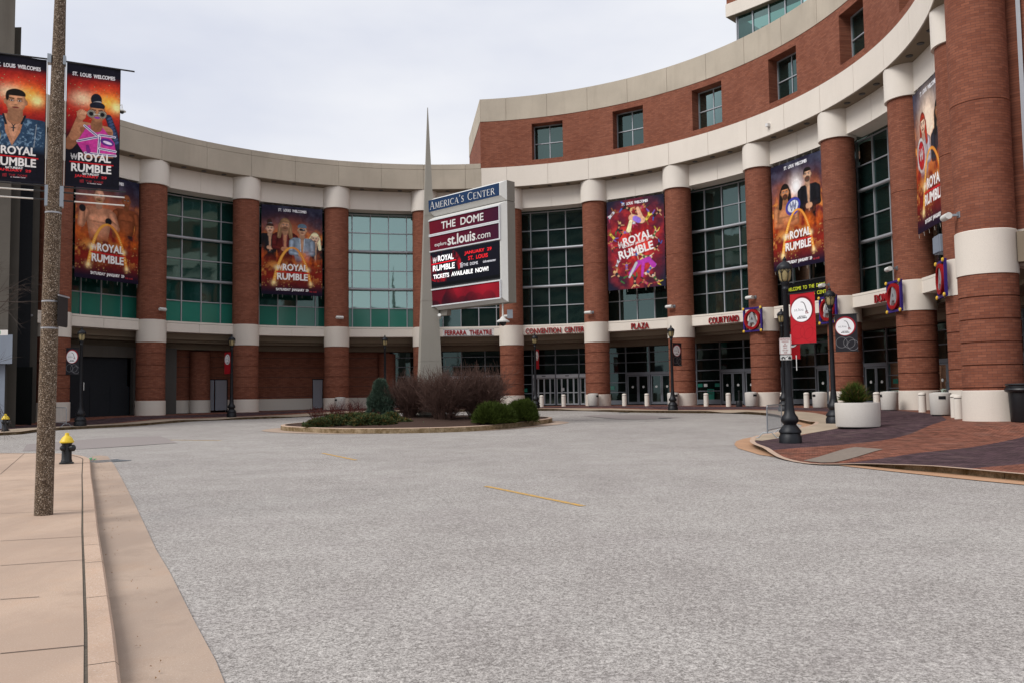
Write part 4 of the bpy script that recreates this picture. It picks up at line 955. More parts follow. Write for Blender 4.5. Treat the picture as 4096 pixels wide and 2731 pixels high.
# end wall running on from the last column towards the street
def L(x, y): return (x-OX, y-OY)
wp, wq = L(18.55, 31.0), L(27.5, 21.0)
mb = MB(); wallpoly(mb, wq, wp, 7.36, 27, .8); mb.build('street_wall', 'brick_flat', B)
mb = MB(); wallpoly(mb, L(27.5, 20.95), L(18.52, 30.95), 6.0, 7.355, .9); mb.build('spandrel', 'conc', B)
mb = MB(); wallpoly(mb, L(31.5, 24.5), L(21.5, 35.0), .2, 6.0, .3); mb.build('street_glazing', 'glass_dark', B)
mb = MB()
for i in range(6): t = i/5; x, y = L(31.4-9.9*t, 24.4+10.4*t); mb.box((x, y, 3.1), (.1, .14, 5.8), .8)
for z in (1.0, 2.4, 3.3, 4.2, 5.0): mb.beam((*L(31.4, 24.4), z), (*L(21.5, 34.9), z), .1, .08)
mb.build('street_mullions', 'alu_grey', B)

# ------------------------------------------------------------------ neighbouring building, and added blocks for the glass to reflect
N1 = empty('concrete_building', (-32, 50, 0)); T(N1, 'tall dark grey ribbed concrete building at the left edge', 'building')
def pxw(px, py, Y): d = ray(px, py); t = Y/d[1]; return d[0]*t+32, Y-50, EYE+d[2]*t
def slab(name, mat, x0, x1, y0, y1, Y, th, down=True):
    """a wall block whose front stands at depth Y between two edges of the photograph"""
    a, _, z1 = pxw(x0, y0, Y); b, _, z0 = pxw(x1, y1, Y); z0 = -.3 if down else z0
    mb = MB(); k_ = th*.75; P_ = [(a, Y-50), (b, Y-50), (b-k_, Y-50+th), (a-k_, Y-50+th)]
    mb.poly([(*p, z0) for p in P_]); mb.poly([(*p, z1) for p in P_][::-1])
    for i in range(4): j = (i+1) % 4; mb.poly([(*P_[i], z0), (*P_[j], z0), (*P_[j], z1), (*P_[i], z1)])
    return mb.build(name, mat, N1)
slab('wall', 'conc_grey', -1500, 66, 640, 1500, 48.5, 8); slab('wall', 'conc_grey', -1500, 28, -300, 1500, 47.5, 9)
slab('dark_recess', 'garage', 60, 118, 520, 1500, 52.0, 5); slab('pier', 'conc_grey', 114, 146, 560, 1500, 53.0, 5)
slab('parapet', 'conc_grey', -200, 74, 114, 640, 49.5, 4, False); slab('pier', 'conc_blue', -60, 20, 1400, 1500, 47.0, 1.2)
slab('portal_beam', 'conc_blue', -200, 48, 1342, 1453, 46.6, 1.6, False); slab('doorway', 'void', 22, 128, 1468, 1600, 51.5, .4)
a, _, z1 = pxw(128, 560, 52.7); mb = MB(); mb.tube([(a, 2.6, 7.0), (a, 2.6, z1)], .12, 8); mb.box((a+.05, 2.55, 6.9), (.5, .3, .12)); mb.build('downpipe', 'steel', N1)
def plain_block(name, loc, dims, label, rows, mat='conc_grey'):
    e = empty(name, loc); T(e, label, 'building'); mb = MB(); mb.box((0, 0, dims[2]/2), dims); mb.build('wall', mat, e)
    mb = MB()
    for r_ in range(rows):
        z = 2.5+r_*(dims[2]-2)/rows; mb.box((0, 0, z+.8), (dims[0]+.1, dims[1]+.1, 1.6))
    mb.build('window_band', 'garage', e)
plain_block('tall_reflection_block', (-72, -80, 0), (112, 30, 60), 'tall banded block added unseen behind the camera to darken the glass reflections', 15)  # unseen; added and sized so the middle glass bays reflect dark
plain_block('low_reflection_block', (72, -90, 0), (60, 36, 11), 'low banded block added unseen behind the camera, leaving sky in the glass reflections', 4, 'conc_old')  # unseen; added and kept low so one glass bay mirrors open sky

# ------------------------------------------------------------------ writing and signs on the building
def on_ring(k, r=R-.13): a = ang(k); return Vector((OX+r*math.sin(a), OY+r*math.cos(a), 0)), Vector((math.cos(a), -math.sin(a), 0)), Vector((-math.sin(a), -math.cos(a), 0))
def wall_letters(text, k0, k1, z, h, label, depth=.09):
    kc = (k0+k1)/2; p, ux, n = on_ring(kc); e = MB(); wid = (k1-k0)*DA*(R-.13)
    # follow the gentle curve of the wall word by word, letter by letter
    V, F = tris(text.replace(' ', '  '), .008); V = V/np.array([np.ptp(V[:, 0]), np.ptp(V[:, 1])])*np.array([wid, h]); pts = []; rr = R-.15
    for a_, b_ in V:
        kq = kc+a_/(DA*rr); q, _, n_ = on_ring(kq, rr); pts.append((q, n_, z+b_))
    i0 = 0; n = len(pts); e.v = [tuple(q+n_*depth+Vector((0, 0, zz))) for q, n_, zz in pts]+[tuple(q+n_*.0+Vector((0, 0, zz))) for q, n_, zz in pts]; ed = {}
    for f in F:
        e.f.append(f); e.mi.append(0)
        for a, b in ((f[0], f[1]), (f[1], f[2]), (f[2], f[0])): ed[(a, b)] = 1
    for a, b in ed:
        if (b, a) not in ed: e.f.append((a, n+a, n+b, b)); e.mi.append(0)
    o = e.build('wall_lettering', 'redletter'); T(o, label, 'sign'); return o
wall_letters('CONVENTION CENTER', 5.17, 5.86, 6.84, .46, 'red raised letters reading CONVENTION CENTER on the concrete band')
wall_letters('PLAZA', 6.42, 6.63, 6.84, .48, 'red raised letters reading PLAZA on the concrete band')
wall_letters('COURTYARD', 7.35, 7.715, 6.82, .48, 'red raised letters reading COURTYARD on the concrete band')
wall_letters('DOME', 9.46, 9.67, 6.80, .48, 'red raised letters reading DOME on the concrete band')
p, ux, n = on_ring(4.5, R-.17); sg = empty('theatre_sign', p); T(sg, 'white bulb-edged marquee board reading FERRARA THEATRE in red', 'sign')
mb = MB(); q = ux*2.16; mb.beam(Vector((0, 0, 6.85))-q, Vector((0, 0, 6.85))+q, .06, .60); mb.build('board', 'white', sg)
mb = MB(); solid_text(mb, 'FERRARA THEATRE', 4.0, .38, Vector((0, 0, 6.85))+n*.035, ux, (0, 0, 1), n, .05, .02); mb.build('lettering', 'redletter', sg)
mb = MB()
for i in range(44):
    for z in (6.58, 7.12): c = ux*(-2.12+i*4.24/43)+n*.03; mb.box((c.x, c.y, z), (.045, .045, .045))
mb.build('bulb_row', 'black', sg)
# round A emblems on the column bands
em0 = None
for i, k_ in enumerate((8, 9, 10, 11)):
    if em0 is None:
        e = empty('round_emblem')
        mb = MB(); a = .78
        for s_ in (-1, 1): mb.box((s_*a, -.06, 0), (.12, .12, 1.68)); mb.box((0, -.06, s_*a), (1.44, .12, .12))
        mb.build('square_frame', 'purple', e)
        for s_ in (-1, 1):
            for t_ in (-1, 1): mb = MB(); mb.lathe([(.095, 0), (.10, .05), (.06, .08)], 14, (s_*a, -.12, t_*a), Matrix([(1, 0, 0), (0, 0, -1), (0, 1, 0)])); mb.build('knob', 'knob', e)
        mb = MB(); n_ = 40
        for q in range(n_):
            for rr, yy in ((.70, -.02), (.70, -.2), (.53, -.2), (.53, -.02)): mb.v.append((rr*math.cos(2*PI*q/n_), yy, rr*math.sin(2*PI*q/n_)))
        for q in range(n_):
            for r_ in range(4): a0, b0 = q*4+r_, q*4+(r_+1) % 4; a1, b1 = ((q+1) % n_)*4+r_, ((q+1) % n_)*4+(r_+1) % 4; mb.f.append((a0, b0, b1, a1)); mb.mi.append(0)
        mb.build('ring', 'red', e, smooth=40)
        mb = MB(); solid_text(mb, 'A', .80, .98, (0, -.02, .02), (1, 0, 0), (0, 0, 1), (0, -1, 0), .14, .02); mb.build('letter', 'alu', e); em0 = e
    else: e = copy_tree(em0)
    p, ux, n = on_ring(k_, R-1.06); a_ = ang(k_); e.location = (p.x, p.y, 6.52); e.rotation_euler = (0, 0, -a_)
    T(e, ('red ringed letter A in purple frame beside the word COURTYARD', 'red ringed letter A in purple frame left of the word DOME, behind a lamp', 'red ringed letter A in purple frame just right of the word DOME', 'red ringed letter A in purple frame nearest the big right-hand column')[i], 'emblem', 'ringed letter emblems on the column bands')
# moving-message board
p, ux, n = on_ring(8.53, R+.2); o = Paint(.26, 330, '0b0b0d')
o.I[:] = srgb('0c0c0f'); o.text('WELCOME TO THE DOME AT', .50, .185, .78, .045, 'b9be30', .0); o.text("THE AMERICA'S CENTER", .52, .095, .72, .045, 'b9be30', .0)
ms = empty('message_board', (p.x, p.y, 7.42), -ang(8.53)); T(ms, 'black message board with yellow dot letters under the two-person banner', 'message board')
mb = MB(); mb.box((0, .16, .68), (5.3, .28, 1.4)); mb.build('housing', 'black', ms); o.mesh('display', 5.2, 1.35, 'screen', ms, (0, 0, .02), 0, 0)
# big hanging banners between the columns
def hang(kind, k0, k1, z0, z1, label):
    P = facade_art(kind); a = pol(k0, R-.30); b = pol(k1, R-.30); wd = math.hypot(b[0]-a[0], b[1]-a[1]); rz = math.atan2(b[1]-a[1], b[0]-a[0])
    e = empty('hanging_banner', ((a[0]+b[0])/2, (a[1]+b[1])/2, z0), rz); T(e, label, 'banner', 'tall event banners hung between the columns')
    P.mesh('cloth', wd, z1-z0, 'print', e, wave=.05, wn=1.4, seed=len(kind)); mb = MB()
    for i in range(7):
        x = (-.5+i/6)*wd*.96
        for z, d_ in ((0, -.22), (z1-z0, .2)): mb.tube([(x, 0, z), (x, .02, z+d_)], .006, 4)
    mb.build('tie_cord', 'rod', e)
hang('two', .165, .835, 9.78, 17.10, 'tall banner with two bare-chested fighters above a glowing arch')
hang('four', 2.155, 2.835, 9.82, 17.06, 'tall banner with four people in a row above a glowing arch')
hang('red', 6.165, 6.855, 9.80, 17.05, 'red banner crowded with many small leaping wrestlers')
hang('duo', 8.185, 8.835, 9.72, 16.95, 'tall banner with two long-haired bearded men, one holding a belt')
hang('redhair', 10.18, 10.84, 9.60, 16.95, 'tall banner with a red-haired woman, half hidden behind the right columns')
# wall lights on the columns
fl = empty('wall_light'); mb = MB(); mb.tube([(-.30, -.34, 0), (.26, -.34, 0)], [.125, .125], 14); mb.tube([(-.34, -.34, 0), (-.30, -.34, 0)], [.10, .125], 14); mb.build('lamp_body', 'offwhite', fl, smooth=40)
mb = MB(); mb.box((.18, -.14, .02), (.10, .42, .08)); mb.box((.18, .04, .02), (.22, .08, .22)); mb.build('bracket', 'steel', fl)
FLT = [(1, 636, 1239, 'white cylinder wall light on the column just right of the two-fighter banner', 1), (3, 1353, 1272, 'white cylinder wall light on the column right of the four-person banner', 1), (5, 2034, 1267, 'white cylinder wall light beside the hanging dome camera', 0), (6, 2362, 1252, 'white cylinder wall light above the gap between CENTER and PLAZA', 0), (7, 2689, 1228, 'white cylinder wall light above the gap between PLAZA and COURTYARD', 0), (8, 3013, 1192, 'white cylinder wall light above the emblem beside COURTYARD', 0), (9, 3309, 1143, 'white cylinder wall light beside the yellow dot letters', 0), (10, 3566, 1078, 'white cylinder wall light above the emblem right of DOME', 0), (12, 3797, 870, 'large white cylinder wall light on the nearest right-hand column', 0)]
for i, (k_, px, py, lb, fl_) in enumerate(FLT):
    e = fl if i == 0 else copy_tree(fl); cx_, cy_ = pol(k_, R); D = math.hypot(cx_, cy_); ph = math.atan2(cx_, cy_); d = ray(px, py); th = math.atan2(d[0], d[1]); off = max(-.93, min(.93, D*math.sin(th-ph))); back_ = math.sqrt(1-off*off)
    vx, vy = math.sin(ph), math.cos(ph); sx_, sy_ = vy, -vx; X_ = cx_+sx_*off-vx*back_; Y_ = cy_+sy_*off-vy*back_
    Z_ = EYE+d[2]*math.hypot(X_, Y_)/math.hypot(d[0], d[1]); e.location = (X_, Y_, Z_); nrm = math.atan2(Y_-cy_, X_-cx_); e.rotation_euler = (0, 0, nrm+PI/2+(0 if not fl_ else .3)); e.scale = (1, 1, 1)
    T(e, lb, 'wall light', 'cylinder wall lights on the columns')
mb = MB(); mb.box((0, 0, 0), (1.0, .6, .9)); sp = mb.build('loudspeaker_box', 'conc_blue'); sp.location = (*pol(10.60, R-.3), 8.55); sp.rotation_euler = (0, 0, -ang(10.6)); T(sp, 'pale grey box fixed to the column beside the half-hidden banner', 'box')
bm_ = bmesh.new(); bm_.from_mesh(sp.data); bmesh.ops.bevel(bm_, geom=bm_.edges[:], offset=.06, segments=3, affect='EDGES'); bm_.to_mesh(sp.data); bm_.free()
mb = MB(); mb.box((0, 0, 0), (.22, .2, .22)); mb.box((0, .12, 0), (.1, .08, .1)); sp = mb.build('sensor_box', 'white'); sp.location = (*pol(8.3, RF-.14), 19.62); sp.rotation_euler = (0, 0, -ang(8.3)); T(sp, 'tiny white box on the pale roof fascia above the two-person banner', 'sensor')
# dome cameras
def dome(name, loc, rod, label, s=1.0):
    e = empty(name, loc); T(e, label, 'camera'); mb = MB(); mb.lathe([(.05*s, .30*s), (.10*s, .26*s), (.16*s, .16*s), (.34*s, .06*s), (.34*s, 0)], 20); mb.build('hood', 'offwhite', e, smooth=40)
    mb = MB(); mb.lathe([(.05*s, -.20*s), (.15*s, -.14*s), (.19*s, 0)], 18); mb.build('lens_dome', 'black', e, smooth=60); mb = MB(); mb.tube(rod, .045*s, 8); mb.build('mount_arm', 'offwhite', e, smooth=60)
d_ = ray(488, 448); t_ = 60/d_[1]
dome('dome_camera', (d_[0]*t_, 60, EYE+d_[2]*t_), [(0, 0, .28), (0, 0, .50), (-.35, .05, .46), (-.6, .3, -.6)], 'small dome camera on a bent arm above the roofline at far left', .8)

# ------------------------------------------------------------------ obelisk and message sign on the island
SY = 45.2; _d = ray(1709, 427); SX = _d[0]*SY/_d[1]+.02; SPT = EYE+_d[2]*SY/_d[1]-.3
sp_ = empty('concrete_obelisk', (SX, SY, .3)); T(sp_, 'tall tapering grey concrete needle rising behind the signboard', 'obelisk')
mb = MB(); zz = [-.3, 3.1, 6.3, 10.9, SPT-.05]; a_ = math.radians(58)
def needle(mb, z0, z1, g=0):
    r0 = .93*(1-(z0)/SPT)+.02; r1 = .93*(1-(z1)/SPT)+.02; P_ = []
    for z, r_ in ((z0, r0-g), (z1, r1-g)):
        for q in range(4): t = a_+q*PI/2; P_.append((r_*math.cos(t)*1.0, r_*math.sin(t), z))
    for q in range(4): b = (q+1) % 4; mb.poly([P_[q], P_[b], P_[4+b], P_[4+q]])
    mb.poly(P_[4:])
for z0, z1 in zip(zz, zz[1:]): needle(mb, z0, z1-.02)
needle(mb, -.2, SPT-.3, .015); mb.build('shaft', 'conc_spire', sp_)
mb = MB(); mb.box((0, -.2, .05), (2.2, 1.9, .5), .2); mb.build('footing', 'conc_grey', sp_)
mb = MB(); mb.lathe([(.08, 0), (.09, .28)], 12, (.62, -.72, 5.35), Matrix.Rotation(1.1, 3, 'X')); mb.build('spotlight', 'offwhite', sp_)
A_ = Vector((-4.53, 45.3-.15, 0)); Bq = Vector((-.31, 41.15, 0)); U_ = (Bq-A_).normalized(); WD = (Bq-A_).length; rz = math.atan2(U_.y, U_.x)
sg = empty('message_sign', (A_.x, A_.y, 0), rz); T(sg, 'large freestanding sign cabinet with stacked panels and an LED screen beside the needle', 'sign')
def cham(mb, x0, x1, z0, z1, th=.80, ch=.24):
    f = [(x0+.03, 0, z0+ch), (x1-ch, 0, z0+ch), (x1-ch, 0, z1-ch*.6), (x0+.03, 0, z1-ch*.6)]; b_ = [(x0, ch, z0), (x1, ch, z0), (x1, ch, z1), (x0, ch, z1)]; c_ = [(x0, th, z0), (x1, th, z0), (x1, th, z1), (x0, th, z1)]
    mb.poly(f); mb.poly(c_[::-1])
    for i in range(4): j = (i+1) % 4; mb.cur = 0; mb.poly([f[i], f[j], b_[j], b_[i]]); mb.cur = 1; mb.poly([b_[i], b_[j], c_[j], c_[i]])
    mb.cur = 0
ZT, HH = 12.14, 6.05
def zf(f): return ZT-f*HH
mb = MB(); cham(mb, 0, WD, zf(.165), zf(0)); mb.build('top_cabinet', ['offwhite', 'cabinet_shade'], sg)
mb = MB(); cham(mb, 0, WD, zf(1.0), zf(.17)); mb.build('cabinet', ['offwhite', 'cabinet_shade'], sg)
mb = MB(); mb.box((WD/2, .52, zf(.168)), (WD-.3, .5, .1)); mb.build('neck', 'conc_grey', sg)
PX0, PX1 = .06, WD-.30; PW = PX1-PX0; PC = (PX0+PX1)/2
def panel(f0, f1, mat, name='panel', frame=True):
    if frame:
        mb = MB(); z0, z1 = zf(f1), zf(f0)
        for z in (z0-.03, z1+.03): mb.box((PC, -.035, z), (PW+.12, .07, .06))
        for x in (PX0-.03, PX1+.03): mb.box((x, -.033, (z0+z1)/2), (.06, .066, z1-z0))
        fr = mb.build('panel_frame', 'alu_white', sg)
    mb = MB(); mb.box((PC, -.012, (zf(f0)+zf(f1))/2), (PW, .02, zf(f0)-zf(f1))); return mb.build(name, mat, sg)
def grad(c0, c1, asp, nx=60, fn=None):
    P = Paint(asp, nx); a = P.X[..., None]; P.I = np.array(srgb(c0))*(1-a)+np.array(srgb(c1))*a
    if fn: fn(P)
    return P
panel(.022, .125, 'navy', frame=False)
# classical capitals drawn stroke by stroke
GL = {'A': (.72, [(.36, 1, .08, 0, .045), (.36, 1, .64, 0, .11), (.18, .36, .54, .36, .04), (0, 0, .18, 0, .035), (.50, 0, .76, 0, .035)]),
'M': (.86, [(.10, 0, .14, 1, .045), (.14, 1, .42, .06, .10), (.42, .06, .70, 1, .04), (.70, 1, .74, 0, .11), (0, 0, .20, 0, .035), (.62, 0, .86, 0, .035)]),
'E': (.58, [(.12, 0, .12, 1, .11), (.08, .98, .50, .98, .04), (.12, .52, .40, .52, .04), (.08, .02, .54, .02, .04), (.50, .98, .50, .84, .04), (.54, .02, .54, .18, .04), (.40, .60, .40, .44, .035)]),
'R': (.68, [(.12, 0, .12, 1, .11), (.08, .98, .36, .98, .04), (.36, .98, .50, .86, .07), (.50, .86, .50, .66, .10), (.50, .66, .36, .52, .07), (.36, .52, .14, .52, .04), (.32, .52, .62, 0, .10), (0, 0, .24, 0, .035), (.56, 0, .72, 0, .035)]),
'I': (.30, [(.15, 0, .15, 1, .11), (.02, .98, .28, .98, .035), (.02, .02, .28, .02, .035)]),
'C': (.74, [(.66, .80, .66, 1, .035), (.66, .84, .50, .98, .05), (.50, .98, .28, .96, .06), (.28, .96, .12, .76, .09), (.12, .76, .10, .40, .12), (.10, .40, .24, .12, .09), (.24, .12, .46, .02, .06), (.46, .02, .68, .16, .05)]),
"'": (.22, [(.12, 1.02, .12, .88, .11), (.12, .9, .05, .76, .06)]),
'S': (.50, [(.42, .82, .42, .98, .035), (.42, .90, .26, .99, .05), (.26, .99, .10, .86, .08), (.10, .86, .12, .64, .10), (.12, .64, .38, .42, .11), (.38, .42, .42, .18, .10), (.42, .18, .26, .02, .07), (.26, .02, .06, .12, .05), (.06, 0, .06, .20, .035)]),
'N': (.80, [(.12, 0, .12, 1, .045), (.10, 1, .66, .02, .11), (.68, 0, .68, 1, .045), (0, 0, .24, 0, .035), (0, 1, .16, 1, .035), (.56, 1, .80, 1, .035)]),
'T': (.64, [(.32, 0, .32, 1, .11), (.04, .98, .60, .98, .04), (.04, .98, .04, .80, .035), (.60, .98, .60, .80, .035), (.20, 0, .44, 0, .035)]), ' ': (.42, [])}
def classic(mb, txt, x0, x1, zb, hbig, y=-.03, d=.03):
    tot = 0; it = []
    for i, ch in enumerate(txt):
        big = i == 0 or txt[i-1] == ' '; s_ = 1 if big or ch == "'" else .80; w_, st = GL[ch]; it.append((tot, s_, st)); tot += (w_+.08)*s_
    sc_ = (x1-x0)/tot
    for off, s_, st in it:
        for a, b, c, e, wd in st:
            p = Vector((x0+(off+a*s_)*sc_, zb+b*s_*hbig)); q = Vector((x0+(off+c*s_)*sc_, zb+e*s_*hbig)); t = (q-p); Ln = t.length; t.normalize(); n = Vector((-t.y, t.x))*wd*.62*hbig*.8
            P_ = [p+n, q+n, q-n, p-n]; mb.poly([(v_[0], y, v_[1]) for v_ in P_])
mb = MB(); zc = (zf(.022)+zf(.125))/2; classic(mb, "AMERICA'S CENTER", PX0+.28, PX1-.25, zc-.20, .40); o_ = mb.build('lettering', 'white', sg)
for p_ in (o_,): md = p_.data
Pm = grad('6a0c20', '3a0f2c', .14)
panel(.212, .330, 'red'); Pm.mesh('panel_face', PW, zf(.212)-zf(.330), 'print', sg, (PC, -.026, zf(.330)), 0, 0)
panel(.352, .480, 'red'); grad('6a0c20', '3a0f2c', .14).mesh('panel_face', PW, zf(.352)-zf(.480), 'print', sg, (PC, -.026, zf(.480)), 0, 0)
mb = MB(); solid_text(mb, 'THE DOME', 3.15, .38, (PC+.05, -.028, (zf(.212)+zf(.330))/2), (1, 0, 0), (0, 0, 1), (0, -1, 0), .012, .015); mb.build('lettering', 'white', sg)
mb = MB(); zc = (zf(.352)+zf(.480))/2-.02
solid_text(mb, 'explore', .92, .25, (PX0+1.12, -.028, zc-.09), (1, 0, 0), (0, 0, 1), (0, -1, 0), .012, .0); mb.build('lettering', 'white', sg); mb = MB(); solid_text(mb, 'st.louis', 2.05, .52, (PX0+2.72, -.028, zc+.04), (1, 0, 0), (0, 0, 1), (0, -1, 0), .012, .02); mb.build('lettering', 'white', sg); mb = MB(); solid_text(mb, '.com', 1.02, .23, (PX0+4.32, -.028, zc-.09), (1, 0, 0), (0, 0, 1), (0, -1, 0), .012, -.005); mb.build('lettering', 'white', sg)
Hs = zf(.500)-zf(.800)
def scr(P):
    P.I[:] = srgb('0a0b16'); n = P.noise(9, 3); P.put(np.clip((n-.45)*5, 0, 1)*(np.hypot((P.X-.22)/.27, (P.Y-.2)/.16) < 1)*np.clip((np.hypot((P.X-.22)/.24, (P.Y-.2)/.12))-.4, 0, 1), 'c01020', .9)
    P.text('ROYAL', .275, .268, .22, .052, 'ffffff', .02); P.put(P.cap(.07, .222, .005, .42, .230, .005), 'e01828'); P.text('RUMBLE', .245, .180, .31, .052, 'ffffff', .02); w_logo(P, .115, .27, .05)
    P.text('JANUARY 29', .72, .272, .36, .036, 'e02028', .015); P.text('ST. LOUIS', .72, .222, .26, .034, 'e02028', .015)
    P.text('THE DOME', .62, .168, .20, .026, 'c8c8d0', .0); P.text('ticketmaster', .87, .168, .17, .022, 'c8c8d0', .0)
    for q in range(3): P.put(P.cap(.485+.012*q, .178, .003, .485+.012*q, .15, .003), 'c8c8d0')
    P.put(P.cap(.478, .184, .003, .51, .192, .003), 'c8c8d0')
    P.text('TICKETS AVAILABLE NOW!', .475, .098, .76, .038, 'ffffff', .02); P.put((P.Y < .03)+(P.Y > .335), '05060a')
panel(.493, .812, 'black', 'screen_housing', False); Ps = Paint(Hs/PW, 420); scr(Ps); Ps.mesh('screen', PW-.05, Hs, 'screen', sg, (PC, -.03, zf(.800)), 0, 0)
def sky_(P):
    for x, h in ((.1, .05), (.3, .11), (.33, .16), (.36, .1), (.5, .06), (.62, .09), (.7, .07), (.85, .08)): P.put(P.ell(x, 0, .09, h), '2a0a18', .8)
    P.glow(.42, .15, .12, 'a01420', .6); P.glow(.8, .17, .2, 'c01828', .5)
panel(.828, .962, 'red'); grad('5c0a1e', '7a1020', .15, 120, sky_).mesh('panel_face', PW, zf(.828)-zf(.962), 'print', sg, (PC, -.026, zf(.962)), 0, 0)
mb = MB(); mb.box((.5, .5, zf(1.0)-.15), (1.4, .3, .3)); mb.build('bracket', 'conc_spire', sg)
wq = A_+U_*(WD-.55)+Vector((-U_.y, U_.x, 0))*.4
dome('dome_camera', (wq.x, wq.y, 5.15), [(0, 0, .28), (0, 0, .95)], 'white dome camera hanging under the right end of the sign cabinet', .95)
mb = MB(); mb.box((0, 0, 0), (.28, .25, .42)); jb = mb.build('junction_box', 'steel'); jb.location = (wq.x+.35, wq.y+.1, 5.55); T(jb, 'grey junction box beside the hanging dome camera', 'box')

# ------------------------------------------------------------------ street lamps
def make_lamp():
    e = empty('street_lamp')
    mb = MB(); mb.lathe([(.34, -.05), (.34, .20), (.31, .24), (.30, .30), (.335, .33), (.33, .38), (.24, .50), (.19, .56), (.20, .60), (.255, .65), (.265, .72), (.24, .80), (.17, .90), (.14, 1.05), (.125, 1.25), (.105, 1.42)], 32, flute=.03); mb.build('base', 'lampblack', e, smooth=50)
    mb = MB(); mb.lathe([(.105, 1.4), (.098, 2.4), (.080, 4.68), (.10, 4.70), (.10, 4.76), (.085, 4.78), (.085, 4.84), (.13, 4.90), (.13, 4.95), (.09, 4.98)], 20, flute=.04); mb.build('pole', 'lampblack', e, smooth=50)
    for z in (3.15, 3.0): pass
    h = MB(); h.lathe([(.10, 4.96), (.16, 5.03), (.20, 5.30), (.20, 5.36)], 20); la = h.build('lantern', 'lantern', e, smooth=60)
    c = MB(); c.lathe([(.235, 5.34), (.245, 5.40), (.22, 5.47), (.14, 5.55), (.06, 5.59), (.05, 5.63), (.07, 5.66), (.03, 5.71), (.008, 5.76)], 20)
    for q in range(6):
        t = q*PI/3; P_ = [(.105, 4.95), (.175, 5.03), (.215, 5.22), (.225, 5.36)]; c.tube([(r_*math.cos(t), r_*math.sin(t), z) for r_, z in P_], .014, 5)
        c.tube([(.215*math.cos(t), .215*math.sin(t), 5.22), (.2*math.cos(t+.5), .2*math.sin(t+.5), 5.34), (.215*math.cos(t+1.047), .215*math.sin(t+1.047), 5.22)], .012, 4)
    c.build('lantern_cage', 'lampblack', e, smooth=50)
    return e
lamp0 = make_lamp()
art_r = stl_art('red').mesh('cloth', .88, 1.53, 'print', None, (0, 0, 0), 0, .02, 1.0, 3); art_b = stl_art('black').mesh('cloth', .88, 1.53, 'print', None, (0, 0, 0), 0, .02, 1.0, 5)
fb = True
LAMPS = [('L0', (-25.23, 49.6), 'b', 'black street lamp at the far left beside the metal barrier', 'black round-logo pennant on the far left lamp', -1),
 ('L1', (-19.65, 59.37), 'r', 'black street lamp in front of the grey double doors at left', 'red round-logo pennant on the lamp by the grey double doors', -1),
 ('L2', pol(3.47, 20.5), None, 'black street lamp standing behind the blue-green conifer', None, 0),
 ('L3', (1.76, 65.48), 'r', 'black street lamp under the word CONVENTION', 'narrow red pennant seen nearly edge-on under CONVENTION CENTER', 1),
 ('L4', (10.86, 57.75), 'b', 'black street lamp between the words PLAZA and COURTYARD', 'black round-logo pennant between PLAZA and COURTYARD', 1),
 ('L5', pol(9.56, 20.4), 'r', 'black street lamp mostly hidden behind the nearest lamp', 'red pennant whose lower half shows below the largest red pennant', 1),
 ('L6', (13.55, 35.92), 'b', 'black street lamp beside the round concrete planter', 'black round-logo pennant above the round concrete planter', 1),
 ('L7', (8.52, 26.22), 'r', 'nearest and tallest-looking black street lamp, with parking sign on its post', 'large red round-logo pennant on the nearest lamp', 1)]
first = {}
for i, (nm, (x, y), bn, lb, bl_, sd_) in enumerate(LAMPS):
    e = lamp0 if i == 0 else copy_tree(lamp0); e.location = (x, y, S(x, y)+.0); e.rotation_euler = (0, 0, i*.4); T(e, lb, 'street lamp', 'black lantern lamps round the plaza')
    if bn:
        a = math.atan2(x-OX, y-OY); rz = math.atan2(math.cos(a), math.sin(a)); zb = S(x, y)+3.02
        if nm == 'L5': zb -= .12
        e2 = empty('lamp_pennant', (x+.10*math.cos(rz), y+.10*math.sin(rz), zb), rz if sd_ > 0 else rz); T(e2, bl_, 'banner', 'round-logo pennants on the lamps')
        src = art_r if bn == 'r' else art_b
        if bn not in first: cl = src; first[bn] = 1
        else: cl = src.copy(); COL.objects.link(cl)
        cl.parent = e2
        # the printed face looks to whichever side the camera is on
        vx, vy = x, y; nx_, ny_ = math.sin(rz), -math.cos(rz); flip = (nx_*vx+ny_*vy) > 0
        cl.location = (.50, 0, 0); cl.rotation_euler = (0, 0, PI if flip else 0)
        mb = MB()
        for z in (-.01, 1.54): mb.tube([(-.08, 0, z), (.99, 0, z)], .017, 6)
        mb.build('banner_arm', 'lampblack', e2, smooth=60)
def flat_sign(name, loc, w_, h_, rz, mat, label, cat, r_=.03):
    e = empty(name, loc, rz); T(e, label, cat); mb = MB(); P_ = []
    for cx_, cz_, a0 in ((w_/2-r_, h_/2-r_, 0), (-w_/2+r_, h_/2-r_, 90), (-w_/2+r_, -h_/2+r_, 180), (w_/2-r_, -h_/2+r_, 270)):
        for q in range(4): t = math.radians(a0+30*q); P_.append((cx_+r_*math.cos(t), cz_+r_*math.sin(t)))
    mb.poly([(a, -.004, b) for a, b in P_]); mb.poly([(a, .004, b) for a, b in P_][::-1])
    for i in range(len(P_)): j = (i+1) % len(P_); mb.poly([(P_[i][0], -.004, P_[i][1]), (P_[j][0], -.004, P_[j][1]), (P_[j][0], .004, P_[j][1]), (P_[i][0], .004, P_[i][1])])
    mb.build('plate', mat, e); return e
lx, ly = 8.52, 26.22; d = ray(3141, 1384); t = 25.98/d[1]; lc = (d[0]*t, 25.98, EYE+d[2]*t); rzz = -math.atan2(d[0], d[1])
ps = flat_sign('parking_sign', lc, .34, .50, rzz, 'white', 'white sign with red letters reading RESTRICTED PARKING BY PERMIT ONLY TOW AWAY ZONE', 'sign')
mb = MB()
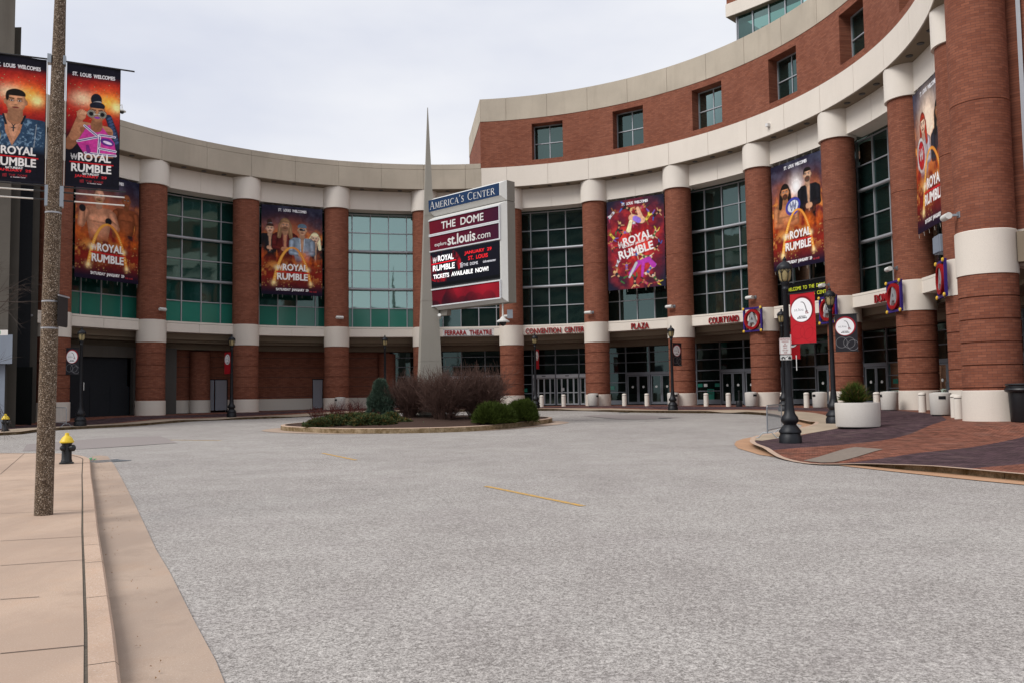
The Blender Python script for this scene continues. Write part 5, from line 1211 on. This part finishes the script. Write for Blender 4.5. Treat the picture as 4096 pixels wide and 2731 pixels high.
for w_, z, wd in (('RESTRICTED', .195, .27), ('PARKING', .135, .20), ('BY', .065, .05), ('PERMIT', .01, .13), ('ONLY', -.055, .11), ('TOW AWAY', -.125, .17), ('ZONE', -.19, .10)): mb = MB(); solid_text(mb, w_, wd, .042, (0, -.006, z), (1, 0, 0), (0, 0, 1), (0, -1, 0), .002, .01); mb.build('lettering', 'red', ps)
def outline(mb, w_, h_, t_=.008, y=-.006):
    for s_ in (-1, 1): mb.box((s_*w_/2, y, 0), (t_, .003, h_)); mb.box((0, y, s_*h_/2), (w_, .003, t_))
mb = MB(); outline(mb, .31, .47); mb.build('border', 'red', ps)
ts = flat_sign('tow_sign', (lc[0]+.012, lc[1], lc[2]-.345), .34, .155, rzz, 'white', 'small white sign with black tow truck pictogram under the parking sign', 'sign', .02)
mb = MB(); outline(mb, .31, .125, .006); y = -.006
for x in (-.115, -.035, .085, .125): mb.lathe([(.019, 0), (.019, .003)], 12, (x, y, -.035), Matrix([(1, 0, 0), (0, 0, -1), (0, 1, 0)]))
mb.poly([(-.145, y, -.02), (-.145, y, .0), (-.12, y, .01), (-.105, y, .03), (-.06, y, .03), (-.04, y, .01), (-.02, y, .0), (-.02, y, -.02)]); mb.poly([(.06, y, -.03), (.06, y, .01), (.09, y, .015), (.10, y, .045), (.125, y, .045), (.14, y, .01), (.15, y, 0), (.15, y, -.03)]); mb.poly([(-.02, y, -.01), (-.02, y, .005), (.07, y, .05), (.075, y, .035)])
mb.build('pictogram', 'black', ts)
for (x, y), lb, s_ in (((8.62, 26.05), 'narrow folded white tag hanging edge-on below the parking sign', .11), ((-25.1, 49.45), 'narrow white tag seen edge-on on the far left lamp post', .12)):
    mb = MB(); mb.box((0, 0, 0), (.022, .3, .46)); mb.box((0, .1, .2), (.03, .05, .05)); o = mb.build('edge_sign', 'white'); o.location = (x+s_, y, S(x, y)+(2.45 if x > 0 else 2.3)); o.rotation_euler = (0, 0, -math.atan2(x, y)); T(o, lb, 'sign')

# ------------------------------------------------------------------ bollards, bins, planter
bo = empty('bollard'); mb = MB(); mb.lathe([(.175, -.2), (.175, .80), (.16, .805), (.16, .83), (.178, .835), (.178, .88), (.15, .935), (.08, .96), (.01, .965)], 28); mb.build('post', 'conc_cap', bo, smooth=35); mb = MB(); mb.lathe([(.165, .805), (.165, .83)], 28); mb.build('groove_band', 'black', bo)
BO = [(2167, 1623, 'leftmost pale bollard of the row, right beside the lamp under CONVENTION'), (2255, 1623, 'pale bollard in front of the middle white sliding door'), (2498, 1622, 'pale bollard below the left half of the word PLAZA'), (2588, 1622, 'pale bollard below the right end of the word PLAZA'), (2825, 1624, 'pale bollard in front of the green exit-only poster'), (2914, 1624, 'pale bollard in front of the double doors right of the exit-only poster'), (3132, 1623, 'pale bollard mostly hidden by the nearest lamp post'), (3227, 1626, 'pale bollard directly left of the bin with its slot at the left, behind the barrier'), (3508, 1637, 'pale bollard just right of the round planter, touching a bin'), (3690, 1646, 'pale bollard standing free in front of the third column from the right'), (3818, 1665, 'pale bollard, left one of the tight pair by the nearest column'), (3841, 1673, 'pale bollard, right one of the tight pair by the nearest column')]
for i, (px, py, lb) in enumerate(BO):
    d = ray(px, py-8); th = math.atan2(d[0], d[1]); best = None
    # stand every post on the same ring in front of the columns
    t = 44.0 if px < 3560 else 33.5
    while t < 90:
        x, y = t*math.sin(th), t*math.cos(th)
        if math.hypot(x-OX, y-OY) > 25.3 and (px < 3750 or True): break
        t += .05
    if px > 3560: x, y = {3690: (19.97, 41.49), 3818: (18.45, 35.5), 3841: (17.95, 34.25)}[px]
    e = bo if i == 0 else copy_tree(bo); e.location = (x, y, S(x, y)+.0); e.rotation_euler = (0, 0, i*.7); T(e, lb, 'bollard', 'pale concrete bollards along the plaza')
bn0 = empty('litter_bin'); mb = MB(); mb.lathe([(.40, .03), (.42, .06), (.445, .9), (.43, .96), (.36, .98), (.345, .93)], 32); mb.build('body', 'bin', bn0, smooth=35); mb = MB(); mb.lathe([(.38, 0), (.38, .05)], 24); mb.build('plinth', 'black', bn0)
mb = MB()
for j in range(6):
    a = -.32+j*.107; b = a+.107; r_ = .448; mb.poly([(r_*math.sin(a), -r_*math.cos(a), .70), (r_*math.sin(b), -r_*math.cos(b), .70), (r_*math.sin(b), -r_*math.cos(b), .84), (r_*math.sin(a), -r_*math.cos(a), .84)])
mb.build('slot', 'black', bn0)
mb = MB(); mb.lathe([(.34, .94), (.30, .99), (.12, 1.0)], 24); mb.build('lid', 'offwhite', bn0, smooth=40)
BI = [(2373, 5.9, .9, 'round concrete litter bin at the foot of the column between CENTER and PLAZA'), (2693, 6.86, .5, 'round concrete litter bin behind the lamp between PLAZA and COURTYARD'), (3006, 7.99, .6, 'round concrete litter bin beside the column with the COURTYARD emblem'), (3279, 8.72, -.9, 'round concrete litter bin behind the barrier, slot at its left'), (3552, 9.96, -1.2, 'round concrete litter bin just right of the round planter'), (3766, 11.22, .15, 'large-looking concrete litter bin with a wide dark slot near the last column'), (1360, 3.04, -.9, 'round concrete litter bin behind the reddish twigs of the island')]
for i, (px, k_, turn, lb) in enumerate(BI):
    e = bn0 if i == 0 else copy_tree(bn0); d = ray(px, 1600); th = math.atan2(d[0], d[1]); t = 44
    while t < 90:
        x, y = t*math.sin(th), t*math.cos(th)
        if math.hypot(x-OX, y-OY) > 25.2: break
        t += .05
    if px == 3766: x, y = 18.6, 36.98
    if px == 3552: x, y = 19.75, 44.6
    e.location = (x, y, S(x, y)); e.rotation_euler = (0, 0, -math.atan2(x, y)+turn); T(e, lb, 'litter bin', 'round concrete litter bins')
# ash post beside one bin
x, y = 15.75, 59.2; e = empty('ash_post', (x, y, S(x, y))); T(e, 'black slim ash receptacle left of the bin by the COURTYARD emblem', 'ashtray'); mb = MB(); mb.lathe([(.22, 0), (.23, .3), (.20, .38), (.06, .44), (.055, 1.0), (.075, 1.02), (.07, 1.12)], 18); mb.build('body', 'black', e, smooth=40)
# black bin at the right edge
x, y = 17.75, 29.6; e = empty('black_bin', (x, y, S(x, y))); T(e, 'large black round-rimmed waste bin at the right edge', 'waste bin'); mb = MB(); mb.lathe([(.38, 0), (.40, .04), (.44, 1.02), (.53, 1.06), (.56, 1.12), (.54, 1.17), (.50, 1.19), (.50, 1.26), (.54, 1.30), (.50, 1.34), (.42, 1.33), (.40, 1.1)], 36); mb.build('body', 'black', e, smooth=35)
x, y = 12.55, 31.0; z = S(x, y); e = empty('round_planter', (x, y, z)); T(e, 'wide round pale concrete planter with an evergreen bush', 'planter')
mb = MB(); mb.lathe([(.70, 0), (.70, .04)], 40); mb.build('plinth', 'black', e); mb = MB(); mb.lathe([(.745, .04), (.76, .08), (.775, .86), (.765, .90), (.70, .905), (.69, .80)], 48); mb.build('bowl', 'bin', e, smooth=30)
mb = MB(); mb.lathe([(.69, .78), (.4, .82), (.05, .85)], 24); mb.build('soil', 'mulch', e)

# ------------------------------------------------------------------ crowd barriers
def barrier(name, p, q, label):
    p, q = Vector((*p, S(*p))), Vector((*q, S(*q))); e = empty(name, p, math.atan2(q.y-p.y, q.x-p.x)); T(e, label, 'barrier', 'galvanised crowd barriers'); W_ = (q-p).length
    mb = MB(); pt = [(0, 0, .18), (0, 0, 1.0), (.04, 0, 1.07), (.10, 0, 1.10), (W_-.10, 0, 1.10), (W_-.04, 0, 1.07), (W_, 0, 1.0), (W_, 0, .18)]; mb.tube(pt, .021, 8); mb.tube([(0, 0, .26), (W_, 0, .26)], .018, 8); mb.build('frame', 'steel', e, smooth=60)
    mb = MB(); n = int(W_/.13)
    for i in range(1, n): mb.tube([(W_*i/n, 0, .26), (W_*i/n, 0, 1.09)], .0065, 5)
    mb.build('bars', 'steel', e)
    for x in (.0, W_): mb = MB(); mb.tube([(x, -.38, .015), (x, -.30, .02), (x, -.14, .19), (x, .14, .19), (x, .30, .02), (x, .38, .015)], .018, 7); mb.tube([(x, 0, .16), (x, 0, .24)], .026, 8); mb.build('foot', 'steel', e, smooth=60)
barrier('crowd_barrier', (8.62, 28.9), (9.85, 31.2), 'grey metal barrier standing on the kerb beside the nearest lamp')
barrier('crowd_barrier', (-25.15, 47.9), (-27.1, 49.1), 'grey metal barrier at the far left behind the pebbled pole')

# ------------------------------------------------------------------ hydrants
def hydrant(loc, rz, label, s=1.0):
    e = empty('fire_hydrant', loc, rz); e.scale = (s, s, s); T(e, label, 'fire hydrant', 'black hydrants with yellow bonnets')
    mb = MB(); mb.lathe([(.17, 0), (.17, .035), (.135, .05), (.13, .09), (.118, .11), (.115, .44), (.118, .50), (.135, .515), (.135, .535)], 24); mb.build('barrel', 'black', e, smooth=40)
    mb = MB(); mb.lathe([(.165, .535), (.168, .57), (.15, .59), (.135, .63), (.10, .68), (.062, .71), (.05, .73), (.045, .775), (.03, .785)], 24); mb.build('bonnet', 'yellow', e, smooth=40)
    for d_, r_, ln in (((1, 0), .072, .20), ((0, -1), .055, .17), ((-1, 0), .05, .15)):
        mb = MB(); a = Vector((d_[0], d_[1], 0)); mb.tube([a*.08+Vector((0, 0, .40)), a*(ln-.05)+Vector((0, 0, .40)), a*(ln-.045)+Vector((0, 0, .40)), a*ln+Vector((0, 0, .40)), a*(ln+.05)+Vector((0, 0, .40))], [r_, r_, r_*1.25, r_*1.2, r_*.35], 10); mb.build('nozzle', 'black', e, smooth=40)
    return e
x, y = gp(266, 1853); hydrant((x, y, S(x, y)), -.2, 'near black fire hydrant with yellow top beside the pebbled pole')
x, y = gp(21, 1723); hydrant((x, y, S(x, y)), -.2, 'far black fire hydrant with yellow top at the left edge', 1.15)

# ------------------------------------------------------------------ pebbled pole with banners
px_, py_ = -6.64, 12.08; pe = empty('utility_pole', (px_, py_, 0)); T(pe, 'tall tapering pebble-textured concrete pole in the left foreground', 'pole')
mb = MB(); PZ = [(-.1, .122), (.5, .119), (2.5, .113), (4.7, .104), (6.6, .088), (7.3, .078), (9.2, .060)]; lean = lambda z: .013*z
mb.tube([(lean(z), 0, z) for z, r_ in PZ], [r_ for z, r_ in PZ], 20); mb.build('shaft', 'pebble', pe, smooth=40)
mb = MB()
for z, r_ in ((3.0, .114), (2.62, .115), (4.28, .110)): mb.lathe([(r_, z), (r_, z+.022)], 20, (lean(z), 0, 0))
mb.build('strap', 'alu', pe)
BA = math.radians(25); u2 = Vector((math.cos(BA), math.sin(BA), 0))
for sd_, kind, lb in ((1, 'woman', 'pole banner with a woman in pink lowering round sunglasses'), (-1, 'man', 'pole banner with a man in a blue denim vest')):
    zt, zb = 6.53, 4.70; e = empty('pole_banner', (px_+.065, py_, zb), BA); T(e, lb, 'banner', 'event banners on the pebbled pole')
    P = pole_art(kind); wd = .715; P.mesh('cloth', wd, zt-zb, 'print', e, (sd_*(.13+wd/2), 0, 0), 0, .012, 1.3, 2 if sd_ > 0 else 6)
    mb = MB(); mb.tube([(sd_*.08, 0, zt-zb+.015), (sd_*(wd+.32), 0, zt-zb+.0)], .012, 6); mb.build('rod', 'black', e)
    mb = MB(); mb.tube([(sd_*.08, 0, -.02), (sd_*(wd+.22), 0, -.02)], .012, 6); mb.build('rod', 'black', e)
    mb = MB(); mb.tube([(sd_*.117, -.01, -.0), (sd_*.117, -.01, zt-zb)], .006, 5); mb.build('edge_tube', 'rod', e)
    for z, ln in ((-.11, .86), (-.23, .86)):
        mb = MB(); mb.tube([(sd_*.26, -.05, z), (sd_*(ln+.06), -.05, z-.005)], .011, 6); q_ = mb.build('support_rod', 'rod', e)
        mb = MB(); mb.tube([(sd_*.09, -.05, z), (sd_*.26, -.05, z)], .013, 6); mb.build('rod_socket', 'black', q_)
    for z in (zt-zb+.01, -.17): mb = MB(); mb.box((sd_*.095, -.01, z), (.05, .12, .13 if z > 0 else .30)); mb.build('clamp', 'steel', e)
e = flat_sign('road_sign', (px_+.185, py_+.06, 2.88), .32, .46, BA+1.22, 'black', 'black back of a road sign strapped edge-on to the pebbled pole', 'sign', .04)
mb = MB(); mb.box((0, -.012, .21), (.36, .012, .02)); mb.build('rim', 'alu', e)

# street name plate poking in from the left
d = ray(5, 1331); t = 20/d[1]; e = flat_sign('street_name_sign', (d[0]*t-.22, 20, EYE+d[2]*t), .75, .125, 0, 'white', 'white street name plate with green letter at the left edge', 'sign', .01)
mb = MB(); solid_text(mb, 'N', .10, .085, (.15, -.006, 0), (1, 0, 0), (0, 0, 1), (0, -1, 0), .002, .02); mb.build('lettering', 'wrap_green', e); mb = MB(); mb.tube([(-.3, .04, -3), (-.3, .04, .1)], .03, 8); mb.build('post', 'steel', e)

# dark damp patch and manhole covers in the turning circle
T(patch('asphalt_patch', [gp(x, y, -.146) for x, y in ((2330, 1661), (2420, 1655), (2560, 1657), (2720, 1668), (2640, 1674), (2480, 1676))], -.142, 'patch', 1.5), kind='structure')
for (px, py), lb in (((2495, 1649), 'small iron manhole cover near the kerb under PLAZA'), ((2660, 1671), 'iron manhole cover on the dark patch of the turning circle')):
    x, y = gp(px, py, -.146); e = empty('manhole_cover', (x, y, S(x, y)-.15)); T(e, lb, 'manhole cover', 'iron manhole covers in the road'); mb = MB(); mb.lathe([(.40, 0), (.40, .018)], 24); mb.build('rim', 'steel', e); mb = MB(); mb.lathe([(.34, .01), (.34, .022)], 24); mb.build('lid', 'black', e)
# storm drain
ga, gb = gp(820/2.24, 1200+1452/2.24, -.15), gp(1100/2.24, 1200+1432/2.24, -.15); Ld = math.hypot(gb[0]-ga[0], gb[1]-ga[1]); e = empty('storm_drain', ((ga[0]+gb[0])/2, (ga[1]+gb[1])/2, S(*ga)-.146), math.atan2(gb[1]-ga[1], gb[0]-ga[0])); T(e, 'iron storm drain grating at the end of the gutter', 'drain')
mb = MB(); mb.box((0, 0, .003), (Ld, .75, .006)); mb.build('pit', 'void', e); mb = MB()
for i in range(12): mb.box((-Ld/2+Ld*i/11, 0, .010), (Ld/28, .72, .010))
for y in (-.37, .37): mb.box((0, y, .012), (Ld+.1, .05, .016))
mb.build('grating', 'steel', e)

# ------------------------------------------------------------------ planting
def twigs(name, cx, cy, w_, h_, n, seed, mat, label, cat='bare shrub', group=None, base=.30, thick=.014, dens=1.0):
    rs = np.random.RandomState(seed); mb = MB(); z0 = S(cx, cy)+.2
    def grow(p, d, ln, r, depth):
        pts = [p]; q = p.copy(); dd = d.copy(); sg_ = 3
        for i in range(sg_): dd = (dd+Vector(rs.normal(0, .11, 3))+Vector((0, 0, .05))).normalized(); q = q+dd*ln/sg_; pts.append(q.copy())
        mb.tube(pts, [max(.005, r*(1-.22*i)) for i in range(len(pts))], 3, False)
        if depth > 0:
            for _ in range(rs.randint(4, 7)):
                i = rs.randint(1, len(pts)); nd = (dd+Vector(rs.normal(0, .42, 3))).normalized(); grow(pts[i], nd, ln*rs.uniform(.45, .75), r*.55, depth-1)
    for i in range(int(n*dens*5.5)):
        a = rs.rand()*6.28; rr = base*w_/2*math.sqrt(rs.rand()); tx = rs.rand()*.95
        p = Vector((rr*math.cos(a), rr*math.sin(a), 0)); out_ = w_/2*tx; d = Vector((math.cos(a)*out_*1.1, math.sin(a)*out_*1.1, h_)).normalized()
        grow(p, d, h_*rs.uniform(.5, .66)*(1-.12*tx), thick, 2)
    zs = float(np.percentile([v_[2] for v_ in mb.v], 98.5)); k_ = h_/zs; mb.v = [(a, b, c*k_) for a, b, c in mb.v]
    o = mb.build(name, mat, loc=(cx, cy, z0)); T(o, label, cat, group); return o
def at(px, Y): d = ray(px, 1560); return d[0]*Y/d[1]
twigs('bare_shrub', at(1778, 42.4), 42.4, 3.1, 2.30, 34, 1, 'twig', 'tall bare purple-brown shrub in front of the obelisk foot', group='bare shrubs on the island')
twigs('bare_shrub', at(1640, 43.6), 43.6, 2.2, 2.15, 26, 2, 'twig', 'bare purple-brown shrub between the conifer and the obelisk', group='bare shrubs on the island')
twigs('bare_shrub', at(1915, 43.2), 43.2, 2.9, 2.38, 32, 3, 'twig', 'bare purple-brown shrub nearest the right-hand green bushes', group='bare shrubs on the island')
twigs('bare_shrub', at(1735, 46.8), 46.8, 2.8, 2.3, 24, 4, 'twig', 'bare purple-brown shrub just behind the obelisk foot', group='bare shrubs on the island')
twigs('bare_shrub', at(1940, 46.5), 46.5, 2.4, 2.2, 22, 5, 'twig', 'bare purple-brown shrub at the rear right of the island', group='bare shrubs on the island')
for px, Y, w_, h_, lb in ((1275, 44.0, 1.1, .75, 'leftmost low reddish twiggy shrub on the island'), (1352, 45.5, 1.3, .95, 'low reddish twiggy shrub in front of the concrete bin'), (1425, 45.0, 1.1, 1.0, 'low reddish twiggy shrub left of the blue-green conifer'), (1505, 42.6, .9, .55, 'low reddish twiggy shrub at the foot of the conifer')):
    twigs('red_shrub', at(px, Y), Y, w_, h_, 14, int(px), 'twig_red', lb, 'shrub', 'low reddish shrubs on the island', .5, .006, .22)
def foliage(name, cx, cy, shape, n, seed, mats, label, cat, z0=None, tl=.16, tw=.035, up=.3, blades=4, parent=None):
    """short pointed sprays scattered through a volume; shape(rs) gives a point and the way out of the crown"""
    rs = np.random.RandomState(seed); mb = MB()
    for i in range(n):
        p, nn, sc_ = shape(rs); mb.cur = rs.randint(0, 100) < 22 and len(mats) > 1 and 1 or 0
        for b in range(blades):
            d = (Vector(nn)+Vector(rs.normal(0, .5, 3))+Vector((0, 0, up))).normalized(); s_ = d.cross(Vector(rs.normal(0, 1, 3))).normalized()*tw*sc_; e_ = Vector(p)+d*tl*sc_*rs.uniform(.7, 1.4); p_ = Vector(p)
            mb.poly([p_-s_*.5, p_+d*tl*sc_*.4+s_, e_, p_+d*tl*sc_*.4-s_])
    o = mb.build(name, mats, parent, (cx, cy, S(cx, cy)+.2 if z0 is None else z0)); 
    if not parent: T(o, label, cat)
    return o
def mound(lumps):
    def f(rs):
        l = lumps[rs.randint(len(lumps))]; cx, cy, rx, ry, h = l; a = rs.rand()*6.28; e = math.asin(rs.rand()**.8); s_ = rs.uniform(.78, 1.02)**.6
        d = (math.cos(a)*math.cos(e), math.sin(a)*math.cos(e), math.sin(e)); return (cx+rx*d[0]*s_, cy+ry*d[1]*s_, h*d[2]*s_), (d[0], d[1], d[2]*.8), rs.uniform(.7, 1.15)
    return f
rs = np.random.RandomState(9); lo = [(rs.uniform(-2.1, 2.2), rs.uniform(-.9, .9), rs.uniform(.45, .9), rs.uniform(.4, .7), rs.uniform(.30, .58)) for _ in range(20)]
jx = at(1440, 40.6)
foliage('spreading_juniper', jx, 40.6, mound([(a, b, c, d, e*(1.0 if abs(a) < 1.6 else .7)) for a, b, c, d, e in lo]), 9000, 4, ['leaf_low', 'leaf_brown'], 'low spreading green juniper with bronze tips at the front of the island', 'shrub', tl=.13, tw=.03, z0=S(jx, 40.6)+.1)
for px, Y, rx, h, sd_, lb in ((1972, 40.3, 1.10, .84, 11, 'left rounded dark green bush at the right of the island'), (2086, 41.0, .74, .86, 12, 'right rounded dark green bush, smaller, at the right of the island')):
    lm = [(0, 0, rx*.85, rx*.8, h*.9)]+[(rs.uniform(-.45, .45)*rx, rs.uniform(-.4, .4)*rx, rx*.55, rx*.5, h*rs.uniform(.75, 1.0)) for _ in range(7)]
    foliage('rounded_bush', at(px, Y), Y, mound(lm), 6500, sd_, ['leaf_green'], lb, 'bush', tl=.24, tw=.018, up=.7, z0=S(at(px, Y), Y)+.12)
def cone(rs):
    h = rs.rand()**1.25; z = h*1.95; w_ = .80*(1-h)**.62*(.72+.28*rs.rand()+.12*math.sin(z*7+1))+.03; a = rs.rand()*6.28; s_ = rs.uniform(.45, 1.05); return (math.cos(a)*w_*s_, math.sin(a)*w_*s_, z), (math.cos(a), math.sin(a), .7), rs.uniform(.7, 1.2)
cf = empty('conifer', (at(1522, 43.2), 43.2, S(-6, 43)+.2)); T(cf, 'small blue-green conical conifer at the left of the bare shrubs', 'conifer')
foliage('crown', 0, 0, cone, 8000, 21, ['leaf_blue'], None, None, z0=0, tl=.21, tw=.022, up=.7, parent=cf); mb = MB(); mb.tube([(0, 0, -.1), (0, 0, 1.7)], [.06, .015], 7); mb.build('trunk', 'bark', cf)
e = empty('planter_bush', (12.5, 31.0, S(12.5, 31)+.82)); T(e, 'shaggy dark evergreen bush growing in the round planter', 'bush')
def pbush(rs):
    a = rs.rand()*6.28; el = rs.uniform(.25, 1.5); r_ = rs.uniform(.05, .48)*(1+.35*math.sin(a*4+1)*math.cos(el)); d = (math.cos(a)*math.cos(el), math.sin(a)*math.cos(el), math.sin(el)); return (d[0]*r_*.85-.05, d[1]*r_*.85, d[2]*r_*1.15), (d[0], d[1], d[2]+.3), rs.uniform(.7, 1.3)
foliage('crown', 0, 0, pbush, 1500, 33, ['leaf_green', 'leaf_brown'], None, None, z0=0, tl=.27, tw=.013, up=.35, parent=e); mb = MB()
for q in range(14): a = q*.45; mb.tube([(0, 0, -.05), (.3*math.cos(a), .3*math.sin(a), .35), (.55*math.cos(a), .55*math.sin(a), .45+.25*((q*7) % 5)/5)], [.015, .01, .004], 4)
mb.build('branches', 'bark', e)
# bare street tree whose twigs reach in from the left
tr = empty('bare_tree', (-9.3, 13.0, 0)); T(tr, 'leafless tree whose thin twigs reach in at the left edge', 'tree'); mb = MB(); mb.tube([(0, 0, -.1), (.05, 0, 1.2), (.0, .1, 2.6), (-.1, .1, 4.4)], [.10, .085, .07, .03], 10); mb.build('trunk', 'bark', tr, smooth=60)
mb = MB(); rs = np.random.RandomState(17)
def br(p, d, ln, r, dep):
    pts = [p]; q = p.copy(); dd = d.copy()
    for i in range(4): dd = (dd+Vector(rs.normal(0, .13, 3))).normalized(); q = q+dd*ln/4; pts.append(q.copy())
    mb.tube(pts, [r*(1-.18*i) for i in range(5)], 4, False)
    if dep:
        for _ in range(rs.randint(3, 5)): i = rs.randint(1, 5); br(pts[i], (dd+Vector(rs.normal(0, .38, 3))).normalized(), ln*rs.uniform(.4, .68), r*.5, dep-1)
for z, d, ln in ((2.3, (1, -.1, .12), 1.5), (2.55, (1, .05, .25), 1.55), (2.0, (1, .1, .02), 1.35), (2.9, (1, 0, .35), 1.3), (3.2, (.9, .1, .5), 1.2), (2.6, (-1, 0, .4), 1.5), (3.4, (-.6, .6, .6), 1.4), (3.0, (0, -1, .5), 1.3), (4.0, (.3, .3, 1), 1.5)): br(Vector((0, .08, z)), Vector(d).normalized(), ln, .016, 3)
mb.build('branches', 'bark', tr)

# ------------------------------------------------------------------ small things on the ground
lt = MB(); rs = np.random.RandomState(40)
for i in range(520):
    if i < 230: px, py = rs.uniform(250, 700), 0; base_ = pk; j = rs.randint(len(pk)); p = pk[j]; t_ = offset(pk[max(0, j-1):j+2], .15+.25*rs.rand()**2); p = t_[min(1, len(t_)-1)]
    else: p = kb[rs.randint(2, len(kb)-1)]; p = (p[0]+.03+.5*rs.rand()**3, p[1]+rs.rand()*.5)
    a = rs.rand()*6.28; s_ = rs.uniform(.015, .045) if i < 230 else rs.uniform(.005, .014); z = S(*p)-.134+.006; c, q = math.cos(a), math.sin(a)
    lt.poly([(p[0]+c*s_, p[1]+q*s_, z), (p[0]-q*s_*.5, p[1]+c*s_*.5, z+.012), (p[0]-c*s_, p[1]-q*s_, z), (p[0]+q*s_*.5, p[1]-c*s_*.5, z+.006)])
T(lt.build('leaf_litter', 'litter'), 'scattered dry leaves and grit along the kerbs', 'leaf litter', kind='stuff')
for (x, y, z), lb in (((*gp(1692, 1706, .0), .0), 'crumpled green and white wrapper on the island soil'), ((*gp(366, 1834, -.1), .0), 'crumpled green and white wrapper beside the storm drain')):
    e = empty('wrapper', (x, y, S(x, y)+(.17 if x > -8 else -.14))); T(e, lb, 'litter', 'crumpled wrappers'); mb = MB(); rs = np.random.RandomState(3)
    for q in range(6): c = rs.normal(0, .04, 3); mb.poly([(c[0]-.06, c[1], .02+abs(c[2])), (c[0]+.02, c[1]-.05, .01), (c[0]+.07, c[1]+.01, .05+abs(c[2])), (c[0], c[1]+.06, .03)])
    mb.build('foil', 'wrap_green', e); mb = MB(); mb.box((.03, -.02, .03), (.07, .05, .03), .4); mb.build('paper', 'white', e)
# posters and notices on the entrance glass
def poster(k0, k1, z0, z1, mat, label, txt=(), tcol='black', name='notice'):
    kc = (k0+k1)/2; p, ux, n = on_ring(kc, RW-.06); w_ = (k1-k0)*DA*RW; e = empty(name, (p.x, p.y, 0), -ang(kc)); T(e, label, 'notice'); mb = MB(); mb.box((0, 0, (z0+z1)/2), (w_, .012, z1-z0)); mb.build('sheet', mat, e)
    if txt:
        for s_, z, wd, h in txt: mb = MB(); solid_text(mb, s_, wd, h, (0, -.008, z), (1, 0, 0), (0, 0, 1), (0, -1, 0), .003, .03); mb.build('lettering', tcol, e)
    return e
poster(6.985, 7.055, .95, 1.82, 'teal', 'tall green poster reading EXIT ONLY on the entrance glass', (('EXIT', 1.66, .40, .14), ('ONLY', 1.46, .46, .14), ('. . .', 1.18, .3, .06)))
for a, b, z0, z1, mt, lb in ((6.885, 6.935, 1.98, 2.25, 'teal', 'small green notice left of the white notice above the exit-only poster'), (7.065, 7.115, 1.98, 2.25, 'teal', 'small green notice right of the red sticker above the exit-only poster'), (6.95, 6.985, 2.0, 2.24, 'white', 'small white notice above the exit-only poster'), (5.95, 6.0, 1.9, 2.2, 'teal', 'small green notice on the glass left of the doors under PLAZA'), (5.02, 5.07, 1.8, 2.1, 'teal', 'small green notice on the glass behind the lamp under CONVENTION'), (8.93, 8.98, 1.95, 2.25, 'teal', 'small green notice on the glass right of the doors under DOME'), (9.0, 9.03, 1.98, 2.22, 'white', 'small white notice on the glass right of the doors under DOME'), (5.43, 5.465, 1.85, 2.12, 'white', 'small white notice on the middle sliding door')): poster(a, b, z0, z1, mt, lb)
